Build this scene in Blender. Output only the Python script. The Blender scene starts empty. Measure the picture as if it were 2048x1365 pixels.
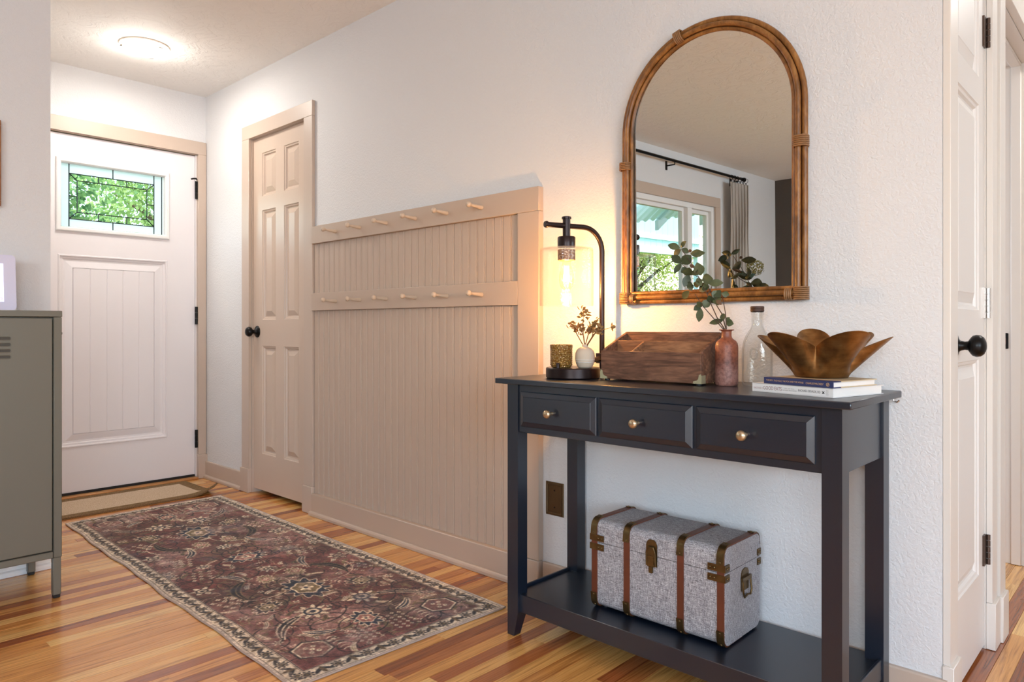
import bpy, bmesh, math, random
import numpy as np
from mathutils import Vector, Matrix

SC = bpy.context.scene
COL = SC.collection
random.seed(7)
RNG = np.random.default_rng(11)

# ------------------------------------------------------------------ camera
FPX, HOR, CAMH = 1420.0, 654.0, 0.95
YAW = math.radians(43.15)
cam_data = bpy.data.cameras.new('camera')
cam_data.sensor_width = 36.0
cam_data.lens = FPX / 2048 * 36.0
cam_data.shift_y = -(682.5 - HOR) / 2048
cam_data.clip_start = 0.02
cam = bpy.data.objects.new('camera', cam_data)
cam.location = (0, 0, CAMH)
cam.rotation_euler = (math.radians(90), 0, YAW)
COL.objects.link(cam)
SC.camera = cam

# ------------------------------------------------------------------ world, sun, exposure
world = bpy.data.worlds.new('sky')
SC.world = world
world.use_nodes = True
wn = world.node_tree
wn.nodes.clear()
w_out = wn.nodes.new('ShaderNodeOutputWorld')
w_bg = wn.nodes.new('ShaderNodeBackground')
w_sky = wn.nodes.new('ShaderNodeTexSky')
w_sky.sky_type = 'NISHITA'
w_sky.sun_disc = False
w_sky.sun_elevation = math.radians(48)
w_sky.sun_rotation = math.radians(200)
w_sky.air_density = 1.0
w_sky.dust_density = 2.0
w_bg.inputs['Strength'].default_value = 0.85
wn.links.new(w_sky.outputs['Color'], w_bg.inputs['Color'])
wn.links.new(w_bg.outputs['Background'], w_out.inputs['Surface'])

sun_d = bpy.data.lights.new('sun', 'SUN')
sun_d.energy = 5.5
sun_d.angle = math.radians(1.0)
sun_d.color = (1.0, 0.95, 0.86)
sun = bpy.data.objects.new('sun', sun_d)
sun.rotation_euler = (math.radians(18), math.radians(42), 0)     # shines from high on the +x side towards the trees
COL.objects.link(sun)


def area_light(name, loc, rot, sx, sy, watts, color):
    d = bpy.data.lights.new(name, 'AREA')
    d.shape = 'RECTANGLE'
    d.size, d.size_y = sx, sy
    d.energy = watts
    d.color = color
    o = bpy.data.objects.new(name, d)
    o.location = loc
    o.rotation_euler = rot
    COL.objects.link(o)
    return o


# daylight through the big window in the right-hand wall and the one behind the camera
area_light('window_daylight_right', (3.16, -0.9, 1.45), (0, math.radians(90), 0), 1.3, 2.6, 84, (0.69, 0.90, 1.09))
area_light('window_daylight_back', (1.6, -3.50, 1.45), (math.radians(90), 0, 0), 2.4, 1.3, 58, (0.78, 0.91, 1.03))
area_light('side_room_daylight', (-2.28, 3.35, 1.5), (0, math.radians(-90), 0), 1.0, 0.9, 16, (0.84, 0.88, 1.0))
area_light('hall_fill_light', (0.2, 3.3, 2.34), (0, 0, 0), 0.35, 0.35, 9, (0.95, 0.95, 0.92))  # unseen area light added to brighten the hall
room_fill = bpy.data.lights.new('room_fill_light', 'POINT')  # unseen point light added as general fill for room and ceiling
room_fill.energy = 42; room_fill.color = (0.70, 0.92, 1.08); room_fill.shadow_soft_size = 0.16
room_fill_obj = bpy.data.objects.new('room_fill_light', room_fill)
room_fill_obj.location = (0.5, -2.2, 1.55)
COL.objects.link(room_fill_obj)

SC.view_settings.view_transform = 'Standard'
SC.view_settings.look = 'None'
SC.view_settings.gamma = 1.0
SC.view_settings.use_curve_mapping = False
SC.view_settings.exposure = 0.16
SC.cycles.use_denoising = True
SC.cycles.max_bounces = 12
SC.cycles.transparent_max_bounces = 24
SC.cycles.sample_clamp_indirect = 6.0
SC.cycles.caustics_reflective = False
SC.cycles.caustics_refractive = False

# ------------------------------------------------------------------ helpers
SA, CA = math.sin(YAW), math.cos(YAW)


def at(u, v, y):
    """Point where the sight line through photo pixel (u, v) meets the vertical plane at depth y."""
    a, b = (u - 1024) / FPX, (v - HOR) / FPX
    dx, dy = -SA + CA * a, CA + SA * a
    t = y / dy
    return Vector((dx * t, y, CAMH - b * t))


def lin(c):
    r = []
    for x in c[:3]:
        x = x / 255.0
        r.append(x / 12.92 if x <= 0.04045 else ((x + 0.055) / 1.055) ** 2.4)
    return (r[0], r[1], r[2], 1.0)


class NT:
    """Small wrapper for building node materials."""
    def __init__(self, name):
        self.m = bpy.data.materials.new(name)
        self.m.use_nodes = True
        self.t = self.m.node_tree
        self.b = self.t.nodes['Principled BSDF']
        self.out = self.t.nodes['Material Output']

    def n(self, kind, **kw):
        nd = self.t.nodes.new(kind)
        for k, v in kw.items():
            if k in nd.inputs:
                nd.inputs[k].default_value = v
            else:
                setattr(nd, k, v)
        return nd

    def l(self, a, b):
        self.t.links.new(a, b)

    def coords(self, kind='Position', scale=(1, 1, 1)):
        if kind == 'Position':
            src = self.n('ShaderNodeNewGeometry').outputs['Position']
        else:
            src = self.n('ShaderNodeTexCoord').outputs[kind]
        mp = self.n('ShaderNodeMapping')
        mp.inputs['Scale'].default_value = scale
        self.l(src, mp.inputs['Vector'])
        return mp.outputs['Vector']

    def noise(self, vec, scale, detail=3.0, rough=0.5, dist=0.0):
        nd = self.n('ShaderNodeTexNoise')
        nd.inputs['Scale'].default_value = scale
        nd.inputs['Detail'].default_value = detail
        nd.inputs['Roughness'].default_value = rough
        nd.inputs['Distortion'].default_value = dist
        self.l(vec, nd.inputs['Vector'])
        return nd.outputs['Fac']

    def ramp(self, fac, stops):
        nd = self.n('ShaderNodeValToRGB')
        cr = nd.color_ramp
        while len(cr.elements) < len(stops):
            cr.elements.new(0.5)
        for e, (p, c) in zip(cr.elements, stops):
            e.position = p
            e.color = c
        self.l(fac, nd.inputs['Fac'])
        return nd.outputs['Color']

    def mix(self, fac, a, b, blend='MIX'):
        nd = self.n('ShaderNodeMix', data_type='RGBA', blend_type=blend)
        for s, i in ((fac, 0), (a, 6), (b, 7)):
            if hasattr(s, 'is_output'):
                self.l(s, nd.inputs[i])
            else:
                nd.inputs[i].default_value = s
        return nd.outputs[2]

    def bump(self, h, strength=0.3, dist=0.002):
        nd = self.n('ShaderNodeBump')
        nd.inputs['Strength'].default_value = strength
        nd.inputs['Distance'].default_value = dist
        self.l(h, nd.inputs['Height'])
        self.l(nd.outputs['Normal'], self.b.inputs['Normal'])

    def base(self, c, rough=0.5, metal=0.0, spec=None):
        if hasattr(c, 'is_output'):
            self.l(c, self.b.inputs['Base Color'])
        else:
            self.b.inputs['Base Color'].default_value = c
        self.b.inputs['Roughness'].default_value = rough
        self.b.inputs['Metallic'].default_value = metal
        if spec is not None:
            self.b.inputs['Specular IOR Level'].default_value = spec
        return self


def paint(name, c, rough=0.5, metal=0.0, bs=0, bd=0.001, bstr=0.2, var=0.0, vs=8.0, spec=None):
    t = NT(name)
    v = t.coords()
    col = lin(c)
    if var:
        f = t.noise(v, vs, 4)
        d = lin([x * (1 - var) for x in c])
        col = t.mix(f, col, d)
    t.base(col, rough, metal, spec)
    if bs:
        t.bump(t.noise(v, bs, 3), bstr, bd)
    return t.m


def wall_material(name, c, scale=115, strength=0.42):
    t = NT(name)
    v = t.coords()
    a = t.noise(v, scale, 4, 0.55, 0.6)
    big = t.noise(v, scale * 0.55, 2, 0.5, 1.0)
    r = t.ramp(a, [(0.38, (0, 0, 0, 1)), (0.62, (1, 1, 1, 1))])
    h = t.mix(0.4, r, big)
    t.base(lin(c), 0.62, 0, 0.35)
    t.bump(h, strength, 0.0030)
    return t.m


def ceiling_material():
    t = NT('ceiling_plaster')
    v = t.coords()
    a = t.noise(v, 9, 6, 0.62, 1.6)
    r = t.ramp(a, [(0.45, (0, 0, 0, 1)), (0.5, (0.7, 0.7, 0.7, 1)), (0.6, (1, 1, 1, 1))])
    f = t.noise(v, 60, 3)
    t.base(lin((244, 240, 236)), 0.7, 0, 0.25)
    t.bump(t.mix(0.25, r, f), 0.5, 0.005)
    return t.m


def wood_floor_material():
    t = NT('oiled_oak')
    oi = t.n('ShaderNodeObjectInfo')
    ge = t.n('ShaderNodeNewGeometry')
    add = t.n('ShaderNodeMath', operation='ADD')
    t.l(oi.outputs['Random'], add.inputs[0])
    t.l(ge.outputs['Random Per Island'], add.inputs[1])
    fr = t.n('ShaderNodeMath', operation='FRACT')
    t.l(add.outputs[0], fr.inputs[0])
    tone = t.ramp(fr.outputs[0], [(0.0, lin((142, 76, 40))), (0.09, lin((178, 104, 58))), (0.26, lin((216, 146, 76))),
                                  (0.68, lin((236, 174, 98))), (1.0, lin((249, 202, 128)))])
    # shift the grain per plank
    cmb = t.n('ShaderNodeCombineXYZ')
    mul = t.n('ShaderNodeMath', operation='MULTIPLY')
    t.l(fr.outputs[0], mul.inputs[0])
    mul.inputs[1].default_value = 37.0
    t.l(mul.outputs[0], cmb.inputs['Y'])
    t.l(mul.outputs[0], cmb.inputs['Z'])
    vadd = t.n('ShaderNodeVectorMath', operation='ADD')
    t.l(ge.outputs['Position'], vadd.inputs[0])
    t.l(cmb.outputs[0], vadd.inputs[1])
    mp = t.n('ShaderNodeMapping')
    mp.inputs['Scale'].default_value = (60, 2.2, 60)
    t.l(vadd.outputs[0], mp.inputs['Vector'])
    g1 = t.noise(mp.outputs['Vector'], 1.0, 5, 0.6, 1.4)
    mp2 = t.n('ShaderNodeMapping')
    mp2.inputs['Scale'].default_value = (260, 5, 260)
    t.l(vadd.outputs[0], mp2.inputs['Vector'])
    g2 = t.noise(mp2.outputs['Vector'], 1.0, 2, 0.5)
    k1 = t.ramp(g1, [(0.30, lin((168, 140, 120))), (0.52, (1, 1, 1, 1)), (0.75, lin((236, 226, 216)))])
    k2 = t.ramp(g2, [(0.30, lin((205, 188, 172))), (0.55, (1, 1, 1, 1))])
    c = t.mix(0.85, tone, k1, 'MULTIPLY')
    c = t.mix(0.6, c, k2, 'MULTIPLY')
    t.base(c, 0.25, 0, 0.55)
    t.b.inputs['Coat Weight'].default_value = 0.45
    t.b.inputs['Coat Roughness'].default_value = 0.12
    t.bump(g2, 0.08, 0.0006)
    return t.m


def grain_wood(name, c1, c2, rough=0.55, scale=(4, 40, 40), dist=2.0, kind='Object'):
    t = NT(name)
    v = t.coords(kind, scale)
    g = t.noise(v, 1.0, 5, 0.6, dist)
    v2 = t.coords(kind, tuple(s * 4 for s in scale))
    g2 = t.noise(v2, 1.0, 2, 0.5, 0.3)
    c = t.ramp(g, [(0.32, lin(c1)), (0.5, lin([(a + b) / 2 for a, b in zip(c1, c2)])), (0.68, lin(c2))])
    c = t.mix(0.5, c, t.ramp(g2, [(0.35, lin((165, 150, 140))), (0.55, (1, 1, 1, 1))]), 'MULTIPLY')
    t.base(c, rough)
    t.bump(g2, 0.25, 0.0006)
    return t.m


def thin_glass(name, tint=(1, 1, 1), ior=1.45, gloss=1.0, bubbles=0.0, milky=0.0, edge=0.0):
    """Thin clear sheet: lets light straight through, reflects by Fresnel, darkens slightly at grazing edges."""
    t = NT(name)
    t.t.nodes.remove(t.b)
    tr = t.n('ShaderNodeBsdfTransparent')
    gl = t.n('ShaderNodeBsdfGlossy')
    gl.inputs['Roughness'].default_value = 0.02
    # Schlick's Fresnel, the same from both sides of the sheet
    f0 = ((ior - 1) / (ior + 1)) ** 2
    fac = t.n('ShaderNodeLayerWeight')
    fac.inputs['Blend'].default_value = 0.5
    pw = t.n('ShaderNodeMath', operation='POWER')
    t.l(fac.outputs['Facing'], pw.inputs[0])
    pw.inputs[1].default_value = 5.0
    fr = t.n('ShaderNodeMath', operation='MULTIPLY_ADD')
    t.l(pw.outputs[0], fr.inputs[0])
    fr.inputs[1].default_value = 1 - f0
    fr.inputs[2].default_value = f0
    if edge:
        lw = t.n('ShaderNodeLayerWeight')
        lw.inputs['Blend'].default_value = 0.32
        cr = t.n('ShaderNodeValToRGB')
        cr.color_ramp.elements[0].position = 0.45
        cr.color_ramp.elements[0].color = (*tint, 1)
        cr.color_ramp.elements[1].position = 0.97
        cr.color_ramp.elements[1].color = tuple(x * (1 - edge) for x in tint) + (1,)
        t.l(lw.outputs['Facing'], cr.inputs['Fac'])
        t.l(cr.outputs['Color'], tr.inputs['Color'])
    else:
        tr.inputs['Color'].default_value = (*tint, 1)
    mul = t.n('ShaderNodeMath', operation='MULTIPLY')
    t.l(fr.outputs[0], mul.inputs[0])
    mul.inputs[1].default_value = gloss
    ms = t.n('ShaderNodeMixShader')
    t.l(mul.outputs[0], ms.inputs['Fac'])
    t.l(tr.outputs[0], ms.inputs[1])
    t.l(gl.outputs[0], ms.inputs[2])
    last = ms.outputs[0]
    if bubbles:
        v = t.coords()
        vo = t.n('ShaderNodeTexVoronoi')
        vo.inputs['Scale'].default_value = 150
        t.l(v, vo.inputs['Vector'])
        bm_ = t.n('ShaderNodeBump')
        bm_.inputs['Strength'].default_value = bubbles
        bm_.inputs['Distance'].default_value = 0.002
        t.l(vo.outputs['Distance'], bm_.inputs['Height'])
        t.l(bm_.outputs['Normal'], gl.inputs['Normal'])
        t.l(bm_.outputs['Normal'], fac.inputs['Normal'])
    if milky:
        df = t.n('ShaderNodeBsdfTranslucent')
        df.inputs['Color'].default_value = (0.84, 0.92, 0.89, 1)
        d2 = t.n('ShaderNodeBsdfDiffuse')
        d2.inputs['Color'].default_value = (0.82, 0.88, 0.86, 1)
        mb = t.n('ShaderNodeMixShader')
        mb.inputs['Fac'].default_value = 0.35
        t.l(df.outputs[0], mb.inputs[1])
        t.l(d2.outputs[0], mb.inputs[2])
        m2 = t.n('ShaderNodeMixShader')
        m2.inputs['Fac'].default_value = milky
        t.l(last, m2.inputs[1])
        t.l(mb.outputs[0], m2.inputs[2])
        last = m2.outputs[0]
    t.l(last, t.out.inputs['Surface'])
    return t.m


def emitter(name, c, strength):
    t = NT(name)
    t.base((0.8, 0.8, 0.8, 1), 0.4)
    t.b.inputs['Emission Color'].default_value = lin(c)
    t.b.inputs['Emission Strength'].default_value = strength
    return t.m


class MB:
    """Collects boxes, prisms, lathes and tubes and links them as ONE mesh object."""
    def __init__(self):
        self.bm = bmesh.new()

    def box(self, x0, x1, y0, y1, z0, z1):
        v = [self.bm.verts.new((x, y, z)) for x in (x0, x1) for y in (y0, y1) for z in (z0, z1)]
        for f in ((0, 1, 3, 2), (4, 6, 7, 5), (0, 4, 5, 1), (2, 3, 7, 6), (0, 2, 6, 4), (1, 5, 7, 3)):
            self.bm.faces.new([v[i] for i in f])
        return self

    def hexa(self, b, t):
        """Box from four bottom and four top corners."""
        v = [self.bm.verts.new(p) for p in list(b) + list(t)]
        for f in ((3, 2, 1, 0), (4, 5, 6, 7), (0, 1, 5, 4), (1, 2, 6, 5), (2, 3, 7, 6), (3, 0, 4, 7)):
            self.bm.faces.new([v[i] for i in f])
        return self

    def face(self, pts):
        self.bm.faces.new([self.bm.verts.new(p) for p in pts])
        return self

    def prism(self, pts, a, b, fn):
        """pts in 2D, extruded from a to b; fn(p, q, w) maps to 3D."""
        lo = [self.bm.verts.new(fn(p, q, a)) for p, q in pts]
        hi = [self.bm.verts.new(fn(p, q, b)) for p, q in pts]
        n = len(pts)
        self.bm.faces.new(lo[::-1])
        self.bm.faces.new(hi)
        for i in range(n):
            j = (i + 1) % n
            self.bm.faces.new((lo[i], lo[j], hi[j], hi[i]))
        return self

    def lathe(self, prof, mat=None, segs=32, sx=1.0, sy=1.0):
        mat = mat or Matrix()
        rings = []
        for r, z in prof:
            if r < 1e-6:
                rings.append([self.bm.verts.new(mat @ Vector((0, 0, z)))])
            else:
                rings.append([self.bm.verts.new(mat @ Vector((r * sx * math.cos(2 * math.pi * k / segs),
                                                              r * sy * math.sin(2 * math.pi * k / segs), z))) for k in range(segs)])
        for a, b in zip(rings, rings[1:]):
            for k in range(segs):
                j = (k + 1) % segs
                if len(a) == 1 and len(b) == 1:
                    continue
                if len(a) == 1:
                    self.bm.faces.new((a[0], b[j], b[k]))
                elif len(b) == 1:
                    self.bm.faces.new((a[k], a[j], b[0]))
                else:
                    self.bm.faces.new((a[k], a[j], b[j], b[k]))
        return self

    def tube(self, pts, r, segs=10, closed=False, caps=True):
        pts = [Vector(p) for p in pts]
        n = len(pts)
        rs = r if isinstance(r, (list, tuple)) else [r] * n
        prev = None
        rings = []
        for i, p in enumerate(pts):
            if closed:
                d = pts[(i + 1) % n] - pts[i - 1]
            else:
                d = pts[min(i + 1, n - 1)] - pts[max(i - 1, 0)]
            d.normalize()
            if prev is None:
                ref = Vector((0, 0, 1)) if abs(d.z) < 0.9 else Vector((1, 0, 0))
                nx = d.cross(ref).normalized()
            else:
                nx = (prev - d * prev.dot(d)).normalized()
            prev = nx
            ny = d.cross(nx)
            rings.append([self.bm.verts.new(p + nx * (rs[i] * math.cos(2 * math.pi * k / segs)) + ny * (rs[i] * math.sin(2 * math.pi * k / segs)))
                          for k in range(segs)])
        pairs = list(zip(rings, rings[1:]))
        if closed:
            pairs.append((rings[-1], rings[0]))
        for a, b in pairs:
            for k in range(segs):
                j = (k + 1) % segs
                self.bm.faces.new((a[k], a[j], b[j], b[k]))
        if caps and not closed:
            self.bm.faces.new(rings[0][::-1])
            self.bm.faces.new(rings[-1])
        return self

    def grid(self, pts):
        """pts[i][j] grid of points."""
        vs = [[self.bm.verts.new(p) for p in row] for row in pts]
        for i in range(len(vs) - 1):
            for j in range(len(vs[0]) - 1):
                self.bm.faces.new((vs[i][j], vs[i + 1][j], vs[i + 1][j + 1], vs[i][j + 1]))
        return self

    def build(self, name, mat, parent=None, bevel=0.0, segs=1, smooth=True, angle=38):
        bm = self.bm
        if bevel:
            bmesh.ops.bevel(bm, geom=list(bm.edges), offset=bevel, segments=segs, affect='EDGES', profile=0.6, clamp_overlap=True)
        bmesh.ops.recalc_face_normals(bm, faces=list(bm.faces))
        me = bpy.data.meshes.new(name)
        bm.to_mesh(me)
        bm.free()
        if smooth:
            me.shade_smooth()
            me.set_sharp_from_angle(angle=math.radians(angle))
        return link(name, me, mat, parent)


def link(name, me, mat, parent=None):
    if mat is not None and not me.materials:
        me.materials.append(mat)
    o = bpy.data.objects.new(name, me)
    COL.objects.link(o)
    if parent is not None:
        o.parent = parent
    return o


def tag(o, label=None, cat=None, group=None, kind=None):
    if label:
        o['label'] = label
    if cat:
        o['category'] = cat
    if group:
        o['group'] = group
    if kind:
        o['kind'] = kind
    return o


def empty(name, loc=(0, 0, 0), rz=0.0):
    o = bpy.data.objects.new(name, None)
    o.empty_display_size = 0.05
    o.location = loc
    o.rotation_euler = (0, 0, rz)
    COL.objects.link(o)
    return o


def axis_matrix(origin, direction):
    """Matrix that takes +z to direction, moved to origin."""
    d = Vector(direction).normalized()
    return Matrix.Translation(Vector(origin)) @ d.to_track_quat('Z', 'Y').to_matrix().to_4x4()


def copy_tree(o, parent=None):
    c = o.copy()
    COL.objects.link(c)
    if parent is not None:
        c.parent = parent
    for ch in list(o.children):
        copy_tree(ch, c)
    return c


# ------------------------------------------------------------------ materials
M = {}
M['wall'] = wall_material('warm_white_wall_paint', (225, 223, 223))
M['dark_wall'] = wall_material('dark_taupe_wall_paint', (86, 77, 70))
M['ceiling'] = ceiling_material()
M['trim'] = paint('taupe_trim_paint', (196, 176, 160), 0.38, bs=30, bstr=0.05)
M['panel'] = paint('taupe_panel_paint', (190, 168, 150), 0.42, bs=40, bstr=0.06)
M['hall_trim'] = paint('cream_trim_paint', (228, 219, 210), 0.38, bs=30, bstr=0.04)
M['closet'] = paint('taupe_door_paint', (200, 178, 160), 0.33, bs=35, bstr=0.05)
M['door_white'] = paint('white_door_paint', (236, 230, 231), 0.40, bs=60, bstr=0.04)
M['hall_door'] = paint('offwhite_door_paint', (229, 222, 216), 0.40, bs=60, bstr=0.04)
M['floor'] = wood_floor_material()
M['subfloor'] = paint('dark_subfloor', (58, 36, 22), 0.8)
M['threshold'] = grain_wood('threshold_oak', (190, 130, 75), (222, 165, 105), 0.35, (40, 3, 40), 1.0, 'Position')
M['black_metal'] = paint('black_metal', (22, 20, 20), 0.32, 0.6)
M['black'] = paint('black_rubber', (20, 19, 19), 0.6)
M['lead'] = paint('lead_came', (32, 36, 44), 0.4, 0.5)
M['bronze_hinge'] = paint('dark_bronze_hinge', (92, 74, 64), 0.35, 0.7)
M['nickel'] = paint('nickel_hinge', (205, 196, 190), 0.25, 0.9)
M['brass'] = paint('aged_brass', (126, 100, 62), 0.35, 0.85, bs=80, bstr=0.1, var=0.35, vs=60)
M['brass_light'] = paint('pale_brass', (196, 186, 150), 0.38, 0.6)
M['knob'] = paint('champagne_knob', (196, 172, 140), 0.28, 0.85)
M['table'] = paint('black_table_lacquer', (17, 27, 42), 0.30, 0, bs=12, bstr=0.05, var=0.12, spec=1.0)
M['lamp_metal'] = paint('oil_rubbed_bronze', (46, 32, 30), 0.32, 0.55)
M['locker'] = paint('sage_grey_steel', (112, 109, 98), 0.36, 0.15, bs=500, bstr=0.06, bd=0.0004)
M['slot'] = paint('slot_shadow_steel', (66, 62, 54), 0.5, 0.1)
M['white'] = paint('white_paint', (238, 236, 234), 0.45)
M['peg'] = paint('peg_birch', (216, 192, 168), 0.45, var=0.12, vs=40)
M['leather'] = paint('brown_leather', (112, 56, 34), 0.5, bs=140, bstr=0.15, var=0.25, vs=20)
M['mirror'] = paint('silvered_glass', (236, 240, 238), 0.0, 1.0)
M['clear'] = thin_glass('clear_window_glass', (0.97, 1.0, 0.985))
M['bevel_glass'] = thin_glass('bevelled_glass', (0.95, 1.0, 0.96), bubbles=0.3)
M['obscure'] = thin_glass('frosted_glass', (0.86, 0.97, 0.95), milky=0.82)
M['shade_glass'] = thin_glass('seeded_glass', (0.99, 0.985, 0.97), 1.45, 0.55, bubbles=0.25, edge=0.05)
M['bottle_glass'] = thin_glass('bottle_glass', (0.955, 0.96, 0.955), 1.5, 0.9, bubbles=0.12, edge=0.30)
M['fixture_rim'] = paint('white_fixture_rim', (240, 226, 214), 0.4)
M['glow'] = emitter('ceiling_light_diffuser', (255, 240, 222), 14.0)
M['filament'] = emitter('bulb_filament', (255, 190, 92), 90.0)
M['screen'] = emitter('backlit_screen', (222, 216, 255), 1.0)
M['screen_icon'] = emitter('backlit_purple_icon', (140, 96, 235), 0.9)

# ------------------------------------------------------------------ room shell
WY, DX, LX, CZ = 1.95, -4.482, -3.25, 2.40
HX = -0.412


def holed_wall(mb, axis, c0, c1, u0, u1, z0, z1, holes):
    """Wall slab between c0 and c1 on one axis; holes = (ua, ub, za, zb)."""
    us = sorted({u0, u1, *[h[0] for h in holes], *[h[1] for h in holes]})
    zs = sorted({z0, z1, *[h[2] for h in holes], *[h[3] for h in holes]})
    for a, b in zip(us, us[1:]):
        for c, d in zip(zs, zs[1:]):
            m, k = (a + b) / 2, (c + d) / 2
            if any(h[0] < m < h[1] and h[2] < k < h[3] for h in holes):
                continue
            if axis == 'y':
                mb.box(a, b, c0, c1, c, d)
            else:
                mb.box(c0, c1, a, b, c, d)


def finish_wall(mb, name, mat, label):
    bmesh.ops.remove_doubles(mb.bm, verts=list(mb.bm.verts), dist=1e-5)
    seen = {}
    for f in list(mb.bm.faces):
        seen.setdefault(tuple(round(x, 4) for x in f.calc_center_median()), []).append(f)
    dead = [f for fs in seen.values() if len(fs) > 1 for f in fs]
    bmesh.ops.delete(mb.bm, geom=dead, context='FACES_ONLY')
    return tag(mb.build(name, mat, smooth=False), label, 'wall', kind='structure')


CL0, CL1, CLZ = -3.875, -3.282, 2.025          # closet opening
w = MB(); holed_wall(w, 'y', WY, WY + 0.12, -4.6, HX - 0.12, 0, CZ, [(CL0, CL1, 0, CLZ)])
finish_wall(w, 'wall_main', M['wall'], 'long warm white textured wall behind the console table and mirror')
FD0, FD1, FDZ = 0.966, 1.897, 2.028            # front door opening
w = MB(); holed_wall(w, 'x', DX - 0.12, DX, 0.68, WY, 0, CZ, [(FD0, FD1, 0, FDZ)])
finish_wall(w, 'wall_front', M['wall'], 'short white entry wall around the front door')
w = MB().box(DX, LX - 0.12, 0.68, 0.80, 0, CZ)
finish_wall(w, 'wall_entry_side', M['wall'], 'side wall of the entry nook hidden behind the left corner')
W1 = (-2.245, -0.05, 0.92, 1.985)
w = MB(); holed_wall(w, 'x', LX - 0.12, LX, -3.565, 0.80, 0, CZ, [W1])
finish_wall(w, 'wall_left', M['wall'], 'white wall behind the grey locker, with the window seen in the mirror')
w = MB(); holed_wall(w, 'y', -3.685, -3.565, LX - 0.12, 3.32, 0, CZ, [(0.4, 2.8, 0.8, 2.1)])
finish_wall(w, 'wall_back', M['dark_wall'], 'dark taupe accent wall seen at the right edge of the mirror')
w = MB(); holed_wall(w, 'x', 3.2, 3.32, -3.565, WY, 0, CZ, [(-2.2, 0.4, 0.8, 2.1)])
finish_wall(w, 'wall_right', M['wall'], 'white living room wall far to the right of the camera')
w = MB().box(0.75, 3.32, WY, WY + 0.12, 0, CZ)
finish_wall(w, 'wall_main_right', M['wall'], 'white wall on the other side of the hall opening')
D3 = (2.03, 2.482, 0, 2.0)
DW = (2.645, 3.445, 0, 2.0)
w = MB(); holed_wall(w, 'x', HX - 0.12, HX, WY, 4.2, 0, CZ, [D3, DW])
finish_wall(w, 'wall_hall', M['wall'], 'hall wall turning the corner at the right, holding the narrow closet door')
w = MB().box(0.75, 0.87, WY + 0.12, 4.32, 0, CZ)
finish_wall(w, 'wall_hall_right', M['wall'], 'opposite side wall of the hall, out of view')
w = MB().box(-2.42, 0.75, 4.2, 4.32, 0, CZ)
finish_wall(w, 'wall_hall_end', M['wall'], 'end wall of the hall, out of view')
w = MB().box(-2.42, HX - 0.12, 2.50, 2.60, 0, CZ)
holed_wall(w, 'x', -2.42, -2.30, 2.60, 4.2, 0, CZ, [(2.85, 3.85, 1.0, 2.0)])
finish_wall(w, 'wall_side_room', M['wall'], 'walls of the side room past the hall doorway')
w = MB().box(-4.1, -3.0, 2.60, 2.70, -0.012, CZ); w.box(-4.1, -4.0, WY + 0.12, 2.6, -0.012, CZ); w.box(-3.05, -3.0, WY + 0.12, 2.6, -0.012, CZ)
finish_wall(w, 'wall_closet', M['wall'], 'inside walls of the coat closet behind the taupe door')

c = MB().box(-4.72, 3.4, -3.8, 4.4, CZ, CZ + 0.2).build('ceiling', M['ceiling'], smooth=False)
tag(c, 'pale skip-trowel plaster ceiling', 'ceiling', kind='structure')

# ---- floor with separate planks
floor = MB().box(-4.62, 3.4, -3.8, 4.4, -0.15, -0.012).build('floor', M['subfloor'], smooth=False)
tag(floor, 'oiled oak strip floor with boards running toward the long wall', 'floor', kind='structure')
PW = 0.0480
unit = bpy.data.meshes.new('plank')
bm = bmesh.new()
hw = PW / 2 - 0.0003
cs = [(-hw, -0.012), (-hw, -0.0007), (-hw + 0.0008, 0.0), (hw - 0.0008, 0.0), (hw, -0.0007), (hw, -0.012)]
lo = [bm.verts.new((x, 0, z)) for x, z in cs]
hi = [bm.verts.new((x, 1, z)) for x, z in cs]
for i in range(5):
    bm.faces.new((lo[i], lo[i + 1], hi[i + 1], hi[i]))
bm.faces.new(lo); bm.faces.new(hi[::-1])
bmesh.ops.recalc_face_normals(bm, faces=list(bm.faces))
bm.to_mesh(unit); bm.free()
unit.materials.append(M['floor'])
rest = MB()
n_planks = 0
col_i = 0
x = -4.60 + PW / 2
prng = random.Random(5)
first_plank = None
while x < 3.2:
    ylo, yhi = (0.70, 1.94) if x < LX else (-3.56, 1.94)
    if HX - 0.02 < x < 0.75 or (-2.2 < x <= HX - 0.02):
        yhi = 4.2
    if -3.97 < x < -3.08:
        yhi = 2.6
    y = ylo - prng.uniform(0.0, 1.2)
    while y < yhi:
        L = prng.choice([0.5, 0.8, 1.1, 1.4, 1.8, 2.3])
        a, b = max(y, ylo), min(y + L, yhi)
        y += L
        if b - a < 0.02:
            continue
        # keep the pieces that the camera can see apart; the others are one joined field
        dcam = -SA * x + CA * ((a + b) / 2)
        near_vis = False
        for yy in np.linspace(a, b, 5):
            zc = -SA * x + CA * yy
            if zc > 0.35:
                uu = 1024 + FPX * (CA * x + SA * yy) / zc
                vv = HOR + FPX * CAMH / zc
                if -20 < uu < 2068 and vv < 1385 and (yy < 1.95 or x > HX - 0.1):
                    near_vis = True
        if near_vis and n_planks < 300:
            o = bpy.data.objects.new('plank', unit)
            COL.objects.link(o)
            o.parent = floor
            o.location = (x, a + 0.0003, prng.uniform(-0.0004, 0.0))
            o.scale = (1, b - a - 0.0006, 1)
            n_planks += 1
        else:
            rest.prism([(-hw, -0.012), (hw, -0.012), (hw, 0), (-hw, 0)], a + 0.0003, b - 0.0003, lambda p, q, s, X=x: (X + p, s, q))
    x += PW
r = rest.build('plank_field', M['floor'], floor, smooth=False)
r['kind'] = 'stuff'
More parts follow.
